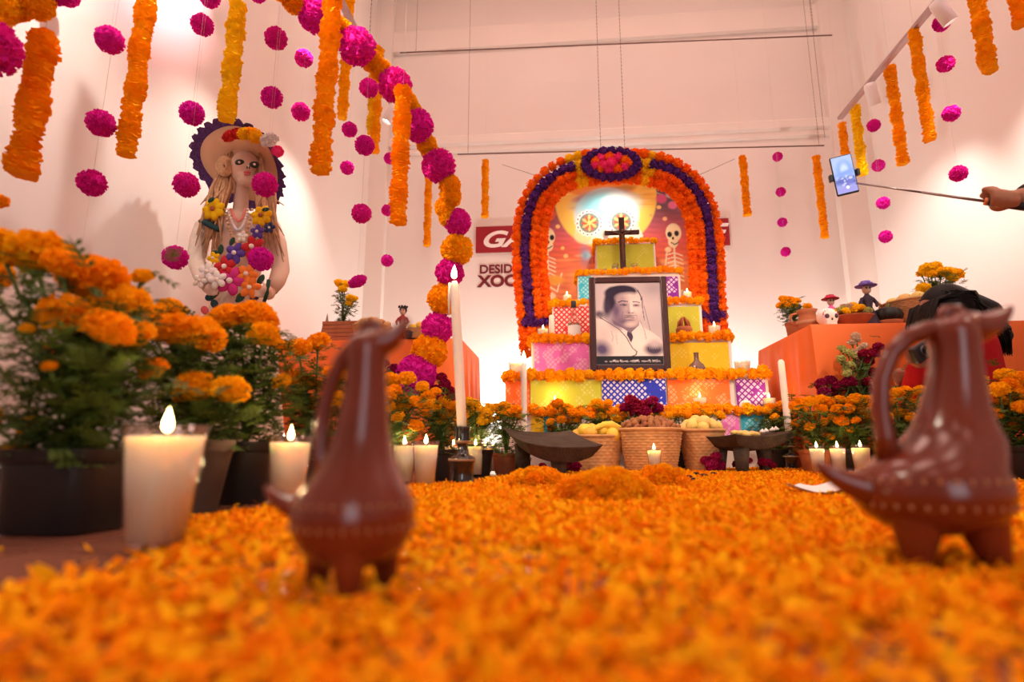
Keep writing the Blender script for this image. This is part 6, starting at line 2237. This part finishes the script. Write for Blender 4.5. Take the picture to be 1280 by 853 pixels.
# selfie stick with phone
ss = thing('selfie_stick', 'extended selfie stick held from the right edge', 'selfie stick', stick_b)
MB().tube([stick_a, stick_a.lerp(stick_b, .45)], .0036, 10).build('thin_section', M_steel, ss, stick_b)
MB().tube([stick_a.lerp(stick_b, .45), stick_a.lerp(stick_b, .86)], .0048, 10).build('thick_section', M_steel, ss, stick_b)
MB().tube([stick_a.lerp(stick_b, .87), stick_b + sd * .05], .0135, 14).build('grip', M_black, ss, stick_b)
MB().tube([stick_a.lerp(stick_b, .85), stick_a.lerp(stick_b, .875)], .013, 14).build('copper_collar', mat('copper', (.6, .2, .08), .3, metal=1.0), ss, stick_b)
pc = at(1055, 219, 2.07)
tocam = (CAM - pc).normalized()
pm = mpp(pc)
tp = thing('mobile_phone', 'mobile phone with bright screen clamped on the selfie stick', 'phone', pc)
tp.rotation_euler = (math.radians(10), math.radians(-7.5), math.radians(-14))
PW, PH = 25 * pm, 50 * pm
bevel(MB().box((0, 0, 0), (PW, .009, PH)).build('body', M_black, tp, smooth=False), .006, 4)
def screen_fun(U, V):
    p = Paint(U * 100, (1 - V) * 200, (150, 160, 220))
    p.im = p.im * 1.0
    p.ell(50, 40, 80, 60, (170, 190, 236), .6)
    p.ell(55, 75, 34, 46, (90, 140, 214), .5)
    p.ell(55, 75, 20, 34, (196, 210, 244), .4)
    p.ell(50, 95, 50, 14, (120, 150, 230), .6, -.2)
    p.ell(40, 135, 60, 18, (60, 74, 170), .6)
    p.ell(70, 150, 40, 12, (90, 90, 190), .6)
    p.ell(50, 184, 70, 24, (150, 140, 214), .5)
    for i in range(22):
        p.ell(rng.uniform(5, 95), rng.uniform(110, 170), rng.uniform(3, 9), rng.uniform(3, 8), [(170, 180, 240), (50, 60, 140), (220, 220, 250)][i % 3], .6, a=.7)
    p.ell(54, 172, 8, 9, (244, 244, 255), .2)
    return p.im
m = bpy.data.materials.new('phone_screen'); m.use_nodes = True
pn = m.node_tree.nodes['Principled BSDF']
vc = m.node_tree.nodes.new('ShaderNodeVertexColor'); vc.layer_name = 'Col'
m.node_tree.links.new(vc.outputs[0], pn.inputs['Emission Color']); pn.inputs['Emission Strength'].default_value = 0.9
pn.inputs['Base Color'].default_value = (.01, .01, .02, 1); pn.inputs['Roughness'].default_value = .15
painted('screen', 50, 90, -PW * .45, PW * .45, -PH * .455, PH * .47, -.0055, screen_fun, m, tp, (0, 0, 0), thick=.001)
cl_ = MB().box((0, .010, -.002), (PW * 1.22, .012, .022))
for s_ in (-1, 1):
    cl_.box((s_ * PW * .60, 0, -.002), (.012, .024, .026))
bevel(cl_.build('clamp', M_black, tp, smooth=False), .003)
# power adapter on the floor by the left wall
p = Vector((XL + .10, atx(4, 580, XL + .10).y, 0))
t = thing('power_adapter', 'small black power adapter on the floor by left wall', 'adapter', p)
bevel(MB().box((0, 0, .022), (.07, .045, .044)).build('body', M_black, t, smooth=False), .006)
MB().tube([(0, .02, .02), (-.03, .12, .008), (-.05, .3, .006), (-.07, .6, .006)], .004, 6).build('cable', M_black, t)
